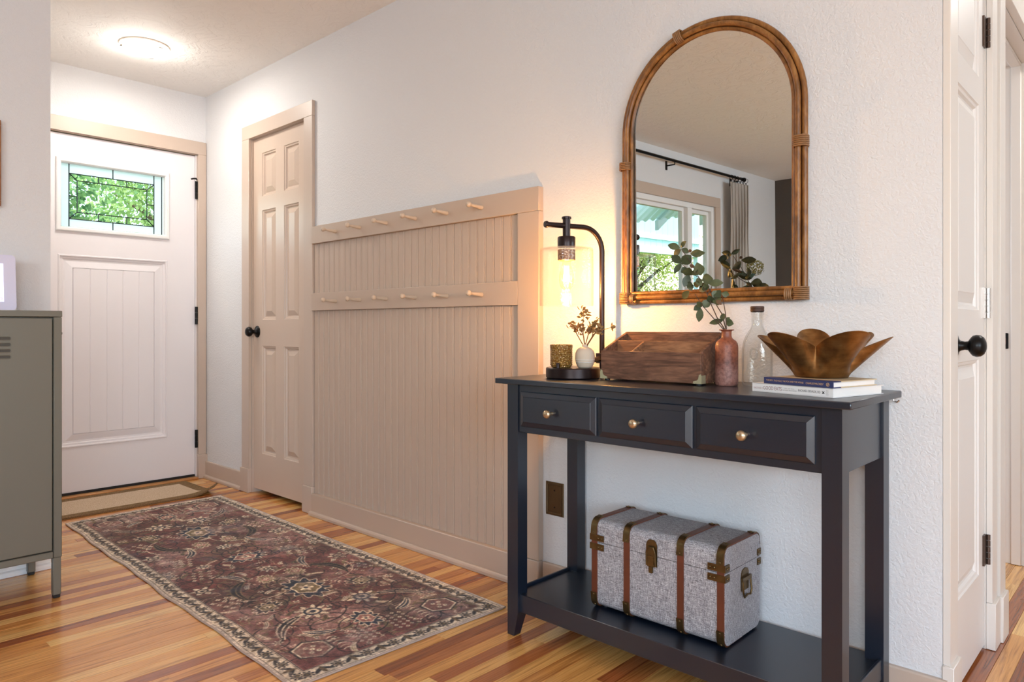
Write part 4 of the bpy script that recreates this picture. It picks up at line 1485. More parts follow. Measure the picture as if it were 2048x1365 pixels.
sprigs = [([(418, 1068), (352, 975), (330, 915)], 1.722, 26, 34), ([(418, 1068), (405, 1000), (402, 900), (410, 800)], 1.727, 26, 58), ([(420, 1068), (408, 1000), (370, 915)], 1.716, 30, 40),
          ([(422, 1068), (440, 990), (470, 925)], 1.730, 32, 44), ([(424, 1068), (480, 985), (535, 935)], 1.720, 32, 44), ([(424, 1068), (470, 1000), (505, 880)], 1.735, 22, 50),
          ([(426, 1068), (500, 965), (560, 945), (612, 932)], 1.718, 0, 20)]
stm = MB()
for pts, yy, n, spread in sprigs:
    P3 = [c3(a, b, yy + (i - 1) * 0.006 * (1 if i else 0)) for i, (a, b) in enumerate(pts)]
    P3[0] = Vector((drng.uniform(-.003, .003), drng.uniform(-.003, .003), 0.001))
    stm.tube(P3, [0.0016, 0.0014, 0.0011, 0.0008][:len(P3)], 6)
    a, b = P3[-2], P3[-1]
    for k in range(n):
        t = drng.uniform(0.35, 1.05)
        p = a.lerp(b, t) + Vector((drng.uniform(-1, 1), drng.uniform(-1, 1), drng.uniform(-1, 1))) * 0.010
        dirv = Vector((drng.uniform(-1, 1), drng.uniform(-1, 1), drng.uniform(-0.3, 1.2))).normalized() * drng.uniform(0.010, 0.017)
        leaf_mesh(p, p + dirv, 0.0075, (drng.uniform(-1, 1), -1, drng.uniform(-.5, .5)), 0.5, 0.3).build('leaf', M['dry'], dsp, smooth=True)
stm.build('stem', M['dry_stem'], dsp)
bud = c3(630, 925, 1.73)
MB().lathe([(0, -0.008), (0.004, -0.006), (0.0062, 0), (0.004, 0.006), (0, 0.008)], axis_matrix(bud, (1, 0.3, 0.1)), 12).build('bud', M['dry'], dsp)
for dv in ((-0.004, 0, 0.013), (-0.001, 0, -0.014), (0.004, -0.006, -0.004)):
    leaf_mesh(bud - Vector((0.005, 0, 0)), bud + Vector(dv), 0.006, (0, -1, 0)).build('leaf', M['dry'], dsp)

# ------------------------------------------------------------------ wooden desk organiser
M['organizer_divider'] = grain_wood('lamplit_divider_wood', (116, 74, 48), (170, 118, 80), 0.6, (5, 30, 34), 2.0)  # lighter than the box: lamplight on the dividers put into the wood colour
M['organizer'] = grain_wood('torched_wood', (84, 52, 36), (146, 100, 74), 0.6, (5, 30, 34), 2.6)
BXR = math.radians(1.0)
ob = empty('desk_organizer', (-1.248, 1.717, TT), BXR)
tag(ob, 'brown wooden desk organizer with sloped sides and three open compartments', 'organizer')
ow, od, zf, zb, zl = 0.323, 0.135, 0.0875, 0.1425, 0.0055
th_ = 0.0095
MB().box(0, ow, 0, th_, zl, zf).build('front_board', M['organizer'], ob, bevel=0.001)
MB().box(th_, ow - th_, od - th_, od, zl, zb).build('back_board', M['organizer'], ob, bevel=0.001)
for x0 in (0.0, ow - th_):
    MB().prism([(th_ + 0.0003, zl), (od, zl), (od, zb), (th_ + 0.0003, zf + 0.004)], x0, x0 + th_, lambda p, q, s: (s, p, q)).build('side_board', M['organizer'], ob, bevel=0.0008)
yd = 0.072
zd = zf + (zb - zf) * (yd / od)
MB().box(th_ + 0.0003, ow - th_ - 0.0003, yd, yd + 0.008, zl + 0.008, zd).build('divider', M['organizer_divider'], ob, bevel=0.0008)
xd = 0.098
MB().prism([(th_ + 0.0003, zl + 0.008), (yd - 0.0003, zl + 0.008), (yd - 0.0003, zd - 0.002), (th_ + 0.0003, zf)], xd, xd + 0.008, lambda p, q, s: (s, p, q)).build('divider', M['organizer_divider'], ob, bevel=0.0008)
MB().box(th_ + 0.0003, ow - th_ - 0.0003, th_ + 0.0003, od - th_ - 0.0003, zl, zl + 0.0075).build('bottom', M['organizer'], ob)
for x0, s in ((0, 1), (ow, -1)):
    cb_ = MB().prism([(0, 0), (0.024, 0), (0.0225, 0.006), (0.013, 0.0085), (0.0085, 0.0125), (0.006, 0.024), (0, 0.026)], 0.0003, 0.0016,
                     lambda p, q, w_: (x0 + s * p - s * 0.0004, -w_, zl + q))
    cb_.box(*sorted((x0 - s * 0.0018, x0 - s * 0.0004)), -0.0016, 0.022, zl, zl + 0.022)
    cb_.lathe([(0.002, 0), (0.0012, 0.001), (0, 0.0012)], axis_matrix((x0 + s * 0.016, -0.0016, zl + 0.0035), (0, -1, 0)), 8)
    cb_.build('corner_brace', M['brass_light'], ob, smooth=False)
for x0, y0 in ((0.014, 0.014), (ow - 0.014, 0.014), (0.014, od - 0.014), (ow - 0.014, od - 0.014)):
    MB().lathe([(0, 0.0004), (0.008, 0.0004), (0.0075, 0.0053), (0, 0.0054)], Matrix.Translation((x0, y0, 0)), 12).build('foot', M['black'], ob)


# ------------------------------------------------------------------ bottles
def terracotta():
    t = NT('weathered_bottle_glaze')
    v = t.coords('Object')
    a = t.noise(v, 28, 6, 0.65, 0.8)
    b = t.noise(v, 130, 4, 0.6)
    z = t.n('ShaderNodeSeparateXYZ')
    t.l(v, z.inputs[0])
    mr = t.n('ShaderNodeMapRange')
    mr.inputs['From Min'].default_value = 0.02
    mr.inputs['From Max'].default_value = 0.125
    t.l(z.outputs['Z'], mr.inputs['Value'])
    f = t.mix(0.45, mr.outputs['Result'], a)
    c_ = t.ramp(f, [(0.30, lin((160, 112, 100))), (0.45, lin((124, 72, 58))), (0.60, lin((158, 92, 66))), (0.78, lin((150, 84, 58)))])
    c_ = t.mix(0.5, c_, t.ramp(b, [(0.38, lin((150, 120, 112))), (0.56, (1, 1, 1, 1))]), 'MULTIPLY')
    t.base(c_, 0.45)
    t.bump(b, 0.25, 0.0008)
    return t.m


BOX, BOY = -0.884, 1.786
bo = empty('apothecary_bottle', (BOX, BOY, TT))
tag(bo, 'matte reddish brown bottle with a flared lip holding leafy stems', 'bottle')
MB().lathe([(0, 0.0005), (0.0265, 0.0005), (0.0292, 0.003), (0.0300, 0.008), (0.0300, 0.104), (0.0285, 0.113), (0.0240, 0.1205), (0.0172, 0.1250), (0.0140, 0.129), (0.0130, 0.134), (0.0130, 0.1455), (0.0150, 0.1475),
            (0.0198, 0.1485), (0.0200, 0.1500), (0.0185, 0.1508), (0.0105, 0.1500), (0.0100, 0.12), (0, 0.11)], None, 44).build('body', terracotta(), bo, angle=40)

gx_, gy_ = -0.822, 1.838
gb = empty('glass_bottle', (gx_, gy_, TT))
tag(gb, 'clear glass flask bottle with an embossed oval seal and brown stopper', 'bottle')
gprof = [(0, 0.0006), (0.034, 0.0006), (0.0375, 0.003), (0.0385, 0.010), (0.0388, 0.075), (0.0380, 0.098), (0.0350, 0.118), (0.0290, 0.134), (0.0215, 0.146), (0.0165, 0.155), (0.0150, 0.162), (0.0148, 0.188), (0.0160, 0.190), (0.0160, 0.196), (0.0118, 0.197)]
inner = [(0.0118, 0.190), (0.0120, 0.162), (0.0185, 0.146), (0.026, 0.132), (0.032, 0.117), (0.0355, 0.096), (0.0362, 0.075), (0.0360, 0.012), (0.033, 0.008), (0, 0.007)]


def sq_lathe(prof, ratio, segs=48):
    mb = MB()
    rings = []
    for r, z in prof:
        k = min(1.0, max(0.0, (r - 0.016) / 0.016))
        ry = r * (1 - k * (1 - ratio))
        e = 1.0 - 0.42 * k
        if r < 1e-6:
            rings.append([mb.bm.verts.new((0, 0, z))])
            continue
        ring = []
        for q in range(segs):
            a = 2 * math.pi * q / segs
            ca_, sa_ = math.cos(a), math.sin(a)
            ring.append(mb.bm.verts.new((r * math.copysign(abs(ca_) ** e, ca_), ry * math.copysign(abs(sa_) ** e, sa_), z)))
        rings.append(ring)
    for a, b in zip(rings, rings[1:]):
        for k in range(segs):
            j = (k + 1) % segs
            if len(a) == 1:
                mb.bm.faces.new((a[0], b[j], b[k]))
            elif len(b) == 1:
                mb.bm.faces.new((a[k], a[j], b[0]))
            else:
                mb.bm.faces.new((a[k], a[j], b[j], b[k]))
    return mb


gbo = sq_lathe(gprof + inner, 0.70).build('body', M['bottle_glass'], gb, angle=55)
gb.rotation_euler = (0, 0, math.radians(14))
seal = MB().tube([(-0.004 + 0.0095 * math.cos(a), -0.0282, 0.086 + 0.0135 * math.sin(a)) for a in np.linspace(0, 2 * math.pi, 24, endpoint=False)], 0.0022, 8, closed=True)
seal.build('embossed_seal', M['bottle_glass'], gb, angle=60)
M['cork'] = paint('brown_stopper', (84, 52, 36), 0.6, bs=200, bstr=0.3, var=0.4, vs=120)
st_ = MB().lathe([(0, 0.1985), (0.0165, 0.1985), (0.0178, 0.2000), (0.0178, 0.2045), (0.0168, 0.2055), (0.0178, 0.2065), (0.0178, 0.2115), (0.0165, 0.2130), (0, 0.2132)], None, 28).build('stopper', M['cork'], gb)
MB().lathe([(0.0119, 0.1972), (0.0168, 0.1972), (0.0168, 0.1984), (0.0119, 0.1984)], None, 28).build('collar', M['black_metal'], gb)

# ------------------------------------------------------------------ leafy branch in the brown bottle
BR0 = Vector((BOX, BOY, TT + 0.112))
lb = empty('leafy_branch', BR0)
tag(lb, 'tall stems with dark green oval leaves standing in the brown bottle', 'branch')


def green_leaf(name, a, b):
    t = NT(name)
    v = t.coords('Position', (90, 90, 90))
    c_ = t.mix(t.noise(v, 1.0, 3), lin(a), lin(b))
    t.base(c_, 0.42, 0, 0.4)
    return t.m


M['gleaf'] = [green_leaf('olive_leaf', (70, 76, 50), (100, 106, 72)), green_leaf('deep_leaf', (48, 58, 42), (78, 88, 60)), green_leaf('brown_leaf', (92, 66, 44), (120, 86, 58))]
M['twig'] = paint('leaf_stem', (74, 52, 40), 0.7)


def c5(px, py, y):
    return at(1320 + px / 5.689, 460 + py / 5.689, y) - BR0


lrng = random.Random(9)
stems = [([(725, 1135), (590, 985), (480, 860), (395, 725)], (1.785, 1.780, 1.775, 1.770)),
         ([(738, 1135), (650, 1000), (580, 845), (535, 730), (445, 545), (350, 370), (240, 215)], (1.787, 1.787, 1.787, 1.787, 1.785, 1.783, 1.781)),
         ([(752, 1135), (700, 950), (650, 870), (560, 670), (480, 570), (360, 490), (240, 380)], (1.789, 1.792, 1.794, 1.797, 1.799, 1.801, 1.803)),
         ([(756, 1135), (745, 950), (718, 800), (712, 740)], (1.790, 1.800, 1.808, 1.812)),
         ([(748, 1135), (730, 1030)], (1.782, 1.776)), ([(535, 730), (575, 690), (600, 610)], (1.787, 1.79, 1.795)), ([(600, 820), (660, 760), (690, 700)], (1.79, 1.795, 1.80))]
sb = MB()
for pts, ys in stems:
    P3 = [c5(a, b, y) for (a, b), y in zip(pts, ys)]
    if pts[0][1] == 1135:
        P3.insert(0, Vector((lrng.uniform(-.004, .004), lrng.uniform(-.004, .004), 0.002)))
    sb.tube(P3, [0.0017 - 0.0009 * i / max(1, len(P3) - 1) for i in range(len(P3))], 7)
sb.build('stem', M['twig'], lb)
leaves = [((228, 208), (85, 170), 62), ((235, 200), (292, 128), 44), ((236, 225), (150, 295), 62), ((242, 382), (128, 288), 72), ((242, 385), (158, 492), 56), ((250, 212), (328, 262), 50), ((345, 272), (508, 262), 68),
          ((352, 290), (248, 392), 92), ((345, 258), (338, 220), 34), ((398, 432), (332, 394), 32), ((468, 520), (420, 372), 90), ((318, 440), (238, 482), 62), ((335, 430), (298, 528), 92), ((332, 512), (272, 650), 72),
          ((372, 635), (298, 606), 50), ((362, 692), (328, 596), 58), ((362, 470), (442, 502), 62), ((478, 560), (600, 560), 92), ((552, 612), (722, 600), 66), ((548, 622), (438, 692), 84), ((332, 700), (248, 782), 62),
          ((692, 762), (620, 698), 72), ((662, 858), (640, 752), 74), ((604, 832), (556, 752), 66), ((702, 722), (790, 742), 52), ((462, 868), (384, 912), 54), ((462, 888), (442, 1052), 62), ((492, 884), (562, 796), 72),
          ((472, 880), (428, 820), 52), ((732, 1022), (700, 952), 54), ((722, 1026), (554, 1066), 48), ((752, 1046), (836, 1072), 62), ((752, 1040), (792, 998), 38), ((470, 640), (420, 545), 60), ((530, 690), (500, 620), 66),
          ((395, 650), (440, 590), 54), ((600, 770), (660, 690), 64), ((640, 800), (700, 850), 40)]
for i, (b_, t_, w_) in enumerate(leaves):
    y0 = 1.793 + lrng.uniform(-0.012, 0.014)
    y1 = y0 + lrng.uniform(-0.022, 0.016)
    nrm = (lrng.uniform(-.35, .35) + 0.40, -1, lrng.uniform(-.2, .4))
    mt = M['gleaf'][2 if i in (8, 9, 37) else (1 if lrng.random() < 0.45 else 0)]
    leaf_mesh(c5(*b_, y0), c5(*t_, y1), 1.40 * w_ / 5.689 * 1.93 / FPX, nrm, 0.22, 0.12).build('leaf', mt, lb, angle=80)


# ------------------------------------------------------------------ books
def lettering(name, txt, mat, parent, x0, x1, z0, h, yf, fit=True, ext_=0.00015, vertical=False):
    cu_ = bpy.data.curves.new(name, 'FONT')
    cu_.body = txt
    cu_.size = 1.0
    cu_.resolution_u = 3
    tmp = bpy.data.objects.new(name, cu_)
    COL.objects.link(tmp)
    dg = bpy.context.evaluated_depsgraph_get()
    me = bpy.data.meshes.new_from_object(tmp.evaluated_get(dg))
    bpy.data.objects.remove(tmp)
    bpy.data.curves.remove(cu_)
    co = np.zeros(len(me.vertices) * 3)
    me.vertices.foreach_get('co', co)
    co = co.reshape(-1, 3)
    mn, mxx = co.min(0), co.max(0)
    u = (co[:, 0] - mn[0]) / (mxx[0] - mn[0])
    v = (co[:, 1] - mn[1]) / (mxx[1] - mn[1])
    out = np.zeros_like(co)
    out[:, 0] = x0 + u * (x1 - x0)
    out[:, 1] = yf
    out[:, 2] = z0 + v * h
    if vertical:
        out[:, 0] = x0 + (1 - v) * (x1 - x0)
        out[:, 2] = z0 + u * h
    me.vertices.foreach_set('co', out.ravel())
    me.name = name
    me.materials.clear()
    return link(name, me, mat, parent)


M['paper'] = paint('book_paper', (238, 232, 226), 0.85, bs=900, bstr=0.2)
M['book_white'] = paint('white_book_cover', (232, 228, 226), 0.4)
M['book_blue'] = paint('navy_book_cloth', (42, 50, 94), 0.6, bs=600, bstr=0.15)
M['book_tan'] = paint('tan_book_board', (206, 184, 150), 0.6)
M['ink_mauve'] = paint('mauve_ink', (176, 140, 136), 0.6)
M['ink_rose'] = paint('dusty_rose_ink', (140, 96, 92), 0.6)
M['ink_grey'] = paint('grey_ink', (120, 112, 110), 0.6)
M['ink_black'] = paint('black_ink', (26, 24, 26), 0.6)
M['gilt'] = paint('gilt_lettering', (222, 182, 128), 0.4, 0.3)
wr = math.radians(-14)
wbk = empty('white_cookbook', (-0.762, 1.676, TT), wr)
tag(wbk, 'thick white cookbook lying flat at the bottom of the book pair', 'book')
bw, bd_, bt = 0.215, 0.200, 0.0215
wc_ = MB().box(0, bw, 0.0, 0.0016, 0.0012, bt - 0.0004)
wc_.box(0, bw, 0.0, bd_, 0.0004, 0.0020)
wc_.box(0, bw, 0.0, bd_, bt - 0.0018, bt - 0.0002)
wc_.build('cover', M['book_white'], wbk, smooth=False)
MB().box(0.002, bw - 0.002, 0.0018, bd_ - 0.006, 0.0022, bt - 0.0020).build('page_block', M['paper'], wbk, smooth=False)
yl = -0.00025
lettering('lettering', "RACHAEL'S", M['ink_mauve'], wbk, 0.0050, 0.0305, 0.0072, 0.0048, yl)
lettering('lettering', 'GOOD EATS', M['ink_rose'], wbk, 0.0325, 0.0835, 0.0065, 0.0088, yl)
lettering('lettering', 'EASY, LAID-BACK,', M['ink_grey'], wbk, 0.0915, 0.1180, 0.0120, 0.0022, yl)
lettering('lettering', 'NUTRIENT-RICH RECIPES', M['ink_grey'], wbk, 0.0865, 0.1240, 0.0078, 0.0022, yl)
lettering('lettering', 'RACHAEL DEVAUX, RD', M['ink_black'], wbk, 0.1280, 0.1840, 0.0080, 0.0062, yl)
em = MB()
for poly in ([(-4, 3), (-2.6, 3.6), (0, 1), (-0.8, -0.4)], [(-0.8, 1), (4.2, 3.6), (3.4, 1.6), (0.8, -0.6)], [(-3.6, -3.4), (-0.4, -3.2), (1.2, 0.6), (-1.2, 0.2)], [(-0.2, -2.4), (3.8, -3.6), (3.9, -2.6), (1.4, 0.4)]):
    em.face([(0.1912 + a * 0.00088, yl, 0.0112 + b * 0.00088) for a, b in poly])
em.build('publisher_mark', M['ink_black'], wbk, smooth=False)
lettering('lettering', 'HOUGHTON', M['ink_grey'], wbk, 0.1985, 0.2000, 0.0050, 0.0125, yl, vertical=True)
lettering('lettering', 'HARCOURT', M['ink_grey'], wbk, 0.2020, 0.2035, 0.0050, 0.0125, yl, vertical=True)

c_, s_ = math.cos(wr), math.sin(wr)
bl_ = Vector((-0.762, 1.676)) + Vector((c_ * 0.0320 - s_ * 0.002, s_ * 0.0320 + c_ * 0.002))
bbk = empty('navy_hardcover_book', (bl_.x, bl_.y, TT + bt), wr)
tag(bbk, 'navy blue hardcover with gilt spine lettering lying under the bronze bowl', 'book')
bw2, bd2, bt2 = 0.182, 0.172, 0.0152
sc_ = MB().box(0, bw2, 0, 0.0022, 0.0002, bt2 - 0.0002)
sc_.box(0, bw2, 0.0022, 0.030, 0.0002, 0.0022)
sc_.box(0, bw2, 0.0022, 0.030, bt2 - 0.0022, bt2 - 0.0002)
sc_.build('spine_cloth', M['book_blue'], bbk, bevel=0.0004)
cv = MB().box(0, bw2, 0.0301, bd2, 0.0002, 0.0022)
cv.box(0, bw2, 0.0301, bd2, bt2 - 0.0022, bt2 - 0.0002)
cv.build('cover', M['book_tan'], bbk, smooth=False)
MB().box(0.003, bw2 - 0.003, 0.0023, bd2 - 0.005, 0.0023, bt2 - 0.0023).build('page_block', M['paper'], bbk, smooth=False)
lettering('lettering', 'THE BOY, THE MOLE, THE FOX AND THE HORSE', M['gilt'], bbk, 0.0072, 0.1082, 0.0056, 0.0045, -0.00025)
lettering('lettering', 'CHARLIE MACKESY', M['gilt'], bbk, 0.1142, 0.1588, 0.0056, 0.0045, -0.00025)
eb = MB().lathe([(0.0030, 0), (0.0040, 0), (0.0040, 0.0003), (0.0030, 0.0003)], axis_matrix((0.1690, -0.00005, 0.0078), (0, -1, 0)), 24)
eb.face([(0.1690 + a * 0.0006, -0.0003, 0.0078 + b * 0.0006) for a, b in ((-3, -3), (1, -3), (3.2, 0), (2, 3), (-1, 3), (0, 0))])
eb.build('publisher_mark', M['gilt'], bbk, smooth=False)

# ------------------------------------------------------------------ ruffled bowl
def bronze():
    t = NT('brushed_bronze')
    v = t.coords('Object', (14, 14, 160))
    a = t.noise(v, 1.0, 3)
    b = t.noise(t.coords('Object'), 30, 4)
    c_ = t.ramp(b, [(0.3, lin((112, 76, 40))), (0.55, lin((150, 108, 62))), (0.8, lin((176, 132, 82)))])
    c_ = t.mix(0.25, c_, t.ramp(a, [(0.3, lin((150, 130, 110))), (0.6, (1, 1, 1, 1))]), 'MULTIPLY')
    t.base(c_, 0.36, 0.85)
    t.bump(a, 0.08, 0.0005)
    return t.m


BWX, BWY = -0.628, 1.762
bz = TT + bt + bt2
bwl = empty('ruffled_bowl', (BWX, BWY, bz))
tag(bwl, 'bronze metal bowl with a deep ruffled rim on top of the books', 'bowl')
NA, NS = 192, 18
FOLDS = [-72, -10, 68, 112, 160, 216, 288]         # where the rim is pushed inward, degrees from the front


def bowl_phase(al):
    d = (math.degrees(al) + 72) % 360 - 72
    for k in range(6):
        if FOLDS[k] <= d <= FOLDS[k + 1]:
            return math.pi + 2 * math.pi * (d - FOLDS[k]) / (FOLDS[k + 1] - FOLDS[k])
    return math.pi


rows = []
for s in range(NS + 1):
    t = s / NS
    row = []
    for k in range(NA):
        a = 2 * math.pi * k / NA
        al = a - math.radians(-70.4)
        ph = bowl_phase(al)
        env = max(0.0, (t - 0.10) / 0.90) ** 1.05
        r0 = 0.060 + (0.116 - 0.060) * t
        r = r0 + 0.043 * env * math.cos(ph)
        aa = a + 0.085 * env * math.sin(ph) + 0.05 * env * math.sin(al * 2 + 0.5)
        z = 0.0012 + 0.093 * t ** 1.02 + env * (0.0205 * math.cos(ph) + 0.009 * math.cos(2 * al) - 0.008)
        row.append((0.965 * r * math.cos(aa), 0.965 * r * math.sin(aa), z))
    rows.append(row)
bb_ = MB()
vs_ = [[bb_.bm.verts.new(p) for p in row] for row in rows]
cen = bb_.bm.verts.new((0, 0, 0.0012))
for s in range(NS):
    for k in range(NA):
        j = (k + 1) % NA
        bb_.bm.faces.new((vs_[s][k], vs_[s][j], vs_[s + 1][j], vs_[s + 1][k]))
for k in range(NA):
    bb_.bm.faces.new((cen, vs_[0][(k + 1) % NA], vs_[0][k]))
bmesh.ops.recalc_face_normals(bb_.bm, faces=list(bb_.bm.faces))
bmesh.ops.solidify(bb_.bm, geom=list(bb_.bm.faces), thickness=-0.0018)
tag_ = bb_.build('bowl_shell', bronze(), bwl, angle=70)
mnz = min(v.co.z for v in tag_.data.vertices)
tag_.location.z = 0.0006 - mnz

# ------------------------------------------------------------------ locker at the left
GX, GY0, GY1 = -2.857, -0.072, 0.738
lk = empty('metal_locker', (-3.035, (GY0 + GY1) / 2, 0))
tag(lk, 'sage grey metal locker cabinet on square legs at the left edge', 'locker')
LKX, LKY = -3.035, (GY0 + GY1) / 2


def lpart(nm, x0, x1, y0, y1, z0, z1, mat='locker', parent=None, bev=0.002):
    return MB().box(x0 - LKX, x1 - LKX, y0 - LKY, y1 - LKY, z0, z1).build(nm, M[mat], parent or lk, bevel=bev)


lpart('top_panel', -3.222, GX + 0.001, GY0 - 0.001, GY1 + 0.001, 0.984, 1.006)
lpart('body', -3.218, GX - 0.016, GY0 + 0.002, GY1 - 0.002, 0.143, 0.9835)
lpart('bottom_rail', GX - 0.0155, GX, GY0 + 0.026, GY1 - 0.026, 0.143, 0.166)
lpart('divider_rail', GX - 0.0155, GX - 0.002, LKY - 0.006, LKY + 0.006, 0.1665, 0.983)
for y0 in (GY0, GY1 - 0.0255):
    lpart('corner_post', GX - 0.0155, GX, y0, y0 + 0.0255, 0.143, 0.9835)
for y0 in (GY0 + 0.002, GY1 - 0.027):
    for x0 in (GX - 0.026, -3.216):
        lg = lpart('leg', x0, x0 + 0.025, y0, y0 + 0.025, 0.012, 0.1425)
        lpart('foot', x0 + 0.002, x0 + 0.023, y0 + 0.002, y0 + 0.023, 0.001, 0.0118, 'black', lg, 0.001)
for y0, y1 in ((GY0 + 0.0285, LKY - 0.008), (LKY + 0.008, GY1 - 0.0285)):
    dr = lpart('door', GX - 0.0150, GX - 0.001, y0, y1, 0.1695, 0.9800)
    yc = (y0 + y1) / 2
    for z in (0.911, 0.890, 0.8695, 0.849):
        hl, r_ = 0.058, 0.0055
        pts = []
        for k in range(9):
            a = math.radians(-90 + 180 * k / 8)
            pts.append((yc - LKY + hl + r_ * math.cos(a), z + r_ * math.sin(a)))
        for k in range(9):
            a = math.radians(90 + 180 * k / 8)
            pts.append((yc - LKY - hl + r_ * math.cos(a), z + r_ * math.sin(a)))
        v_ = MB().tube([(GX - LKX - 0.0005, p, q) for p, q in pts], 0.0013, 6, closed=True).build('vent_slot', M['locker'], dr)
        MB().prism(pts, GX - LKX - 0.0011, GX - LKX - 0.0007, lambda p, q, s: (s, p, q)).build('vent_opening', M['slot'], dr, smooth=False)
    # latch knob, on the free edge away from the visible post
    ye = y0 + 0.03 if yc > LKY else y1 - 0.03
    MB().lathe([(0, 0), (0.010, 0), (0.010, 0.004), (0.007, 0.006), (0.007, 0.014), (0, 0.0145)], axis_matrix((GX - LKX - 0.001, ye - LKY, 0.58), (1, 0, 0)), 16).build('lock', M['nickel'], dr)

# display on the locker
sd = empty('smart_display', (-3.105, 0.500, 1.006), 0)
tag(sd, 'white framed smart display with a glowing lavender screen on the locker', 'display')
tilt = Matrix.Rotation(math.radians(-6), 4, 'Y')


def rrect(w_, h_, r_, z0):
    pts = []
    for cx, cz, a0 in ((w_ / 2 - r_, z0 + r_, -90), (w_ / 2 - r_, z0 + h_ - r_, 0), (-w_ / 2 + r_, z0 + h_ - r_, 90), (-w_ / 2 + r_, z0 + r_, 180)):
        for k in range(7):
            a = math.radians(a0 + 15 * k)
            pts.append((cx + r_ * math.cos(a), cz + r_ * math.sin(a)))
    return pts


M['display_white'] = paint('display_frame_white', (222, 216, 236), 0.4)
tp = lambda p, q, s: tuple(tilt @ Vector((s, p, q)))
MB().prism(rrect(0.312, 0.204, 0.014, 0.003), -0.008, 0.006, tp).build('frame', M['display_white'], sd, angle=30)
scp = MB().prism([(-0.12, 0.034), (0.118, 0.034), (0.118, 0.174), (-0.12, 0.174)], 0.0062, 0.0072, tp).build('screen', M['screen'], sd, smooth=False)
MB().lathe([(0.0028, 0), (0.0062, 0), (0.0062, 0.0004), (0.0028, 0.0004)], Matrix.Translation(tp(0.108, 0.045, 0.0074)) @ tilt @ Matrix.Rotation(math.radians(90), 4, 'Y'), 20).build('icon', M['screen_icon'], scp)
MB().box(-0.118, 0.110, 0, 0.001, 0, 0.001)
MB().prism([(0.110, 0.148), (-0.11, 0.148), (-0.11, 0.149), (0.110, 0.149)], 0.0073, 0.0075, tp).build('divider_line', M['screen_icon'], scp, smooth=False)
MB().hexa([(-0.085, -0.05, 0.0005), (-0.010, -0.05, 0.0005), (-0.010, 0.05, 0.0005), (-0.085, 0.05, 0.0005)], [(-0.050, -0.035, 0.09), (-0.020, -0.035, 0.09), (-0.020, 0.035, 0.09), (-0.050, 0.035, 0.09)]).build('stand', M['display_white'], sd, smooth=False)

pf = empty('picture_frame', (LX, 0.42, 1.565))
tag(pf, 'wooden picture frame on the white wall at the left edge', 'picture frame')
M['frame_wood'] = grain_wood('frame_oak', (130, 78, 40), (184, 124, 70), 0.45, (20, 20, 4), 1.0)
fw_, fh2 = 0.213, 0.162
for nm, y0, y1, z0, z1 in (('frame_bar', -fw_, fw_, fh2 - 0.022, fh2), ('frame_bar', -fw_, fw_, -fh2, -fh2 + 0.022), ('frame_bar', -fw_, -fw_ + 0.022, -fh2 + 0.022, fh2 - 0.022), ('frame_bar', fw_ - 0.022, fw_, -fh2 + 0.022, fh2 - 0.022)):
    MB().box(0.0005, 0.028, y0, y1, z0, z1).build(nm, M['frame_wood'], pf, bevel=0.002)
MB().box(0.0005, 0.012, -fw_ + 0.0222, fw_ - 0.0222, -fh2 + 0.0222, fh2 - 0.0222).build('mat_board', M['white'], pf, smooth=False)


# ------------------------------------------------------------------ door mat
def mat_material(name, a, b, sc):
    t = NT(name)
    v = t.coords('Position', sc)
    f = t.noise(v, 1.0, 3, 0.6)
    t.base(t.ramp(f, [(0.35, lin(a)), (0.65, lin(b))]), 0.95, 0, 0.1)
    t.bump(f, 0.7, 0.003)
    return t.m


M['mat_field'] = mat_material('beige_loop_pile', (180, 152, 122), (226, 204, 178), (260, 260, 260))
M['mat_border'] = mat_material('brown_jute_border', (92, 70, 48), (158, 128, 92), (300, 300, 300))
dm = empty('door_mat', (-4.215, 1.39, 0))
tag(dm, 'beige door mat with a brown woven border and curled corner', 'door mat')
mxa, mxb, mya, myb = -4.425, -3.990, 0.925, 1.800


def mat_patch(x0, x1, y0, y1, nx_, ny_, z):
    rows_ = []
    for i in range(nx_ + 1):
        row = []
        for j in range(ny_ + 1):
            xx, yy = x0 + (x1 - x0) * i / nx_, y0 + (y1 - y0) * j / ny_
            d = max(0.0, 0.16 - math.hypot(xx - mxb, yy - myb)) / 0.16
            row.append((xx + 4.215, yy - 1.39, z + 0.055 * d ** 2.2))
        rows_.append(row)
    return rows_


bwid = 0.062
for nm, mt, a, b, c_, d, nx_, ny_ in (('field', 'mat_field', mxa + bwid, mxb - bwid, mya + bwid, myb - bwid, 14, 26), ('border', 'mat_border', mxa, mxa + bwid, mya, myb, 4, 40), ('border', 'mat_border', mxb - bwid, mxb, mya, myb, 6, 60),
                                      ('border', 'mat_border', mxa + bwid, mxb - bwid, mya, mya + bwid, 14, 4), ('border', 'mat_border', mxa + bwid, mxb - bwid, myb - bwid, myb, 24, 6)):
    g_ = MB().grid(mat_patch(a, b, c_, d, nx_, ny_, 0.0085))
    bmesh.ops.recalc_face_normals(g_.bm, faces=list(g_.bm.faces))
    if g_.bm.faces[:][0].normal.z < 0:
        bmesh.ops.reverse_faces(g_.bm, faces=list(g_.bm.faces))
    bmesh.ops.solidify(g_.bm, geom=list(g_.bm.faces), thickness=0.0078)
    g_.build(nm, M[mt], dm, angle=60)


# ------------------------------------------------------------------ runner rug (printed pattern carried by a colour attribute)
RL, RW = 2.25, 0.765
STEP = 0.0026
nS, nT = int(RL / STEP), int(RW / STEP)
S_, T_ = np.meshgrid((np.arange(nS) + 0.5) * RL / nS, (np.arange(nT) + 0.5) * RW / nT, indexing='ij')
prg = np.random.default_rng(21)


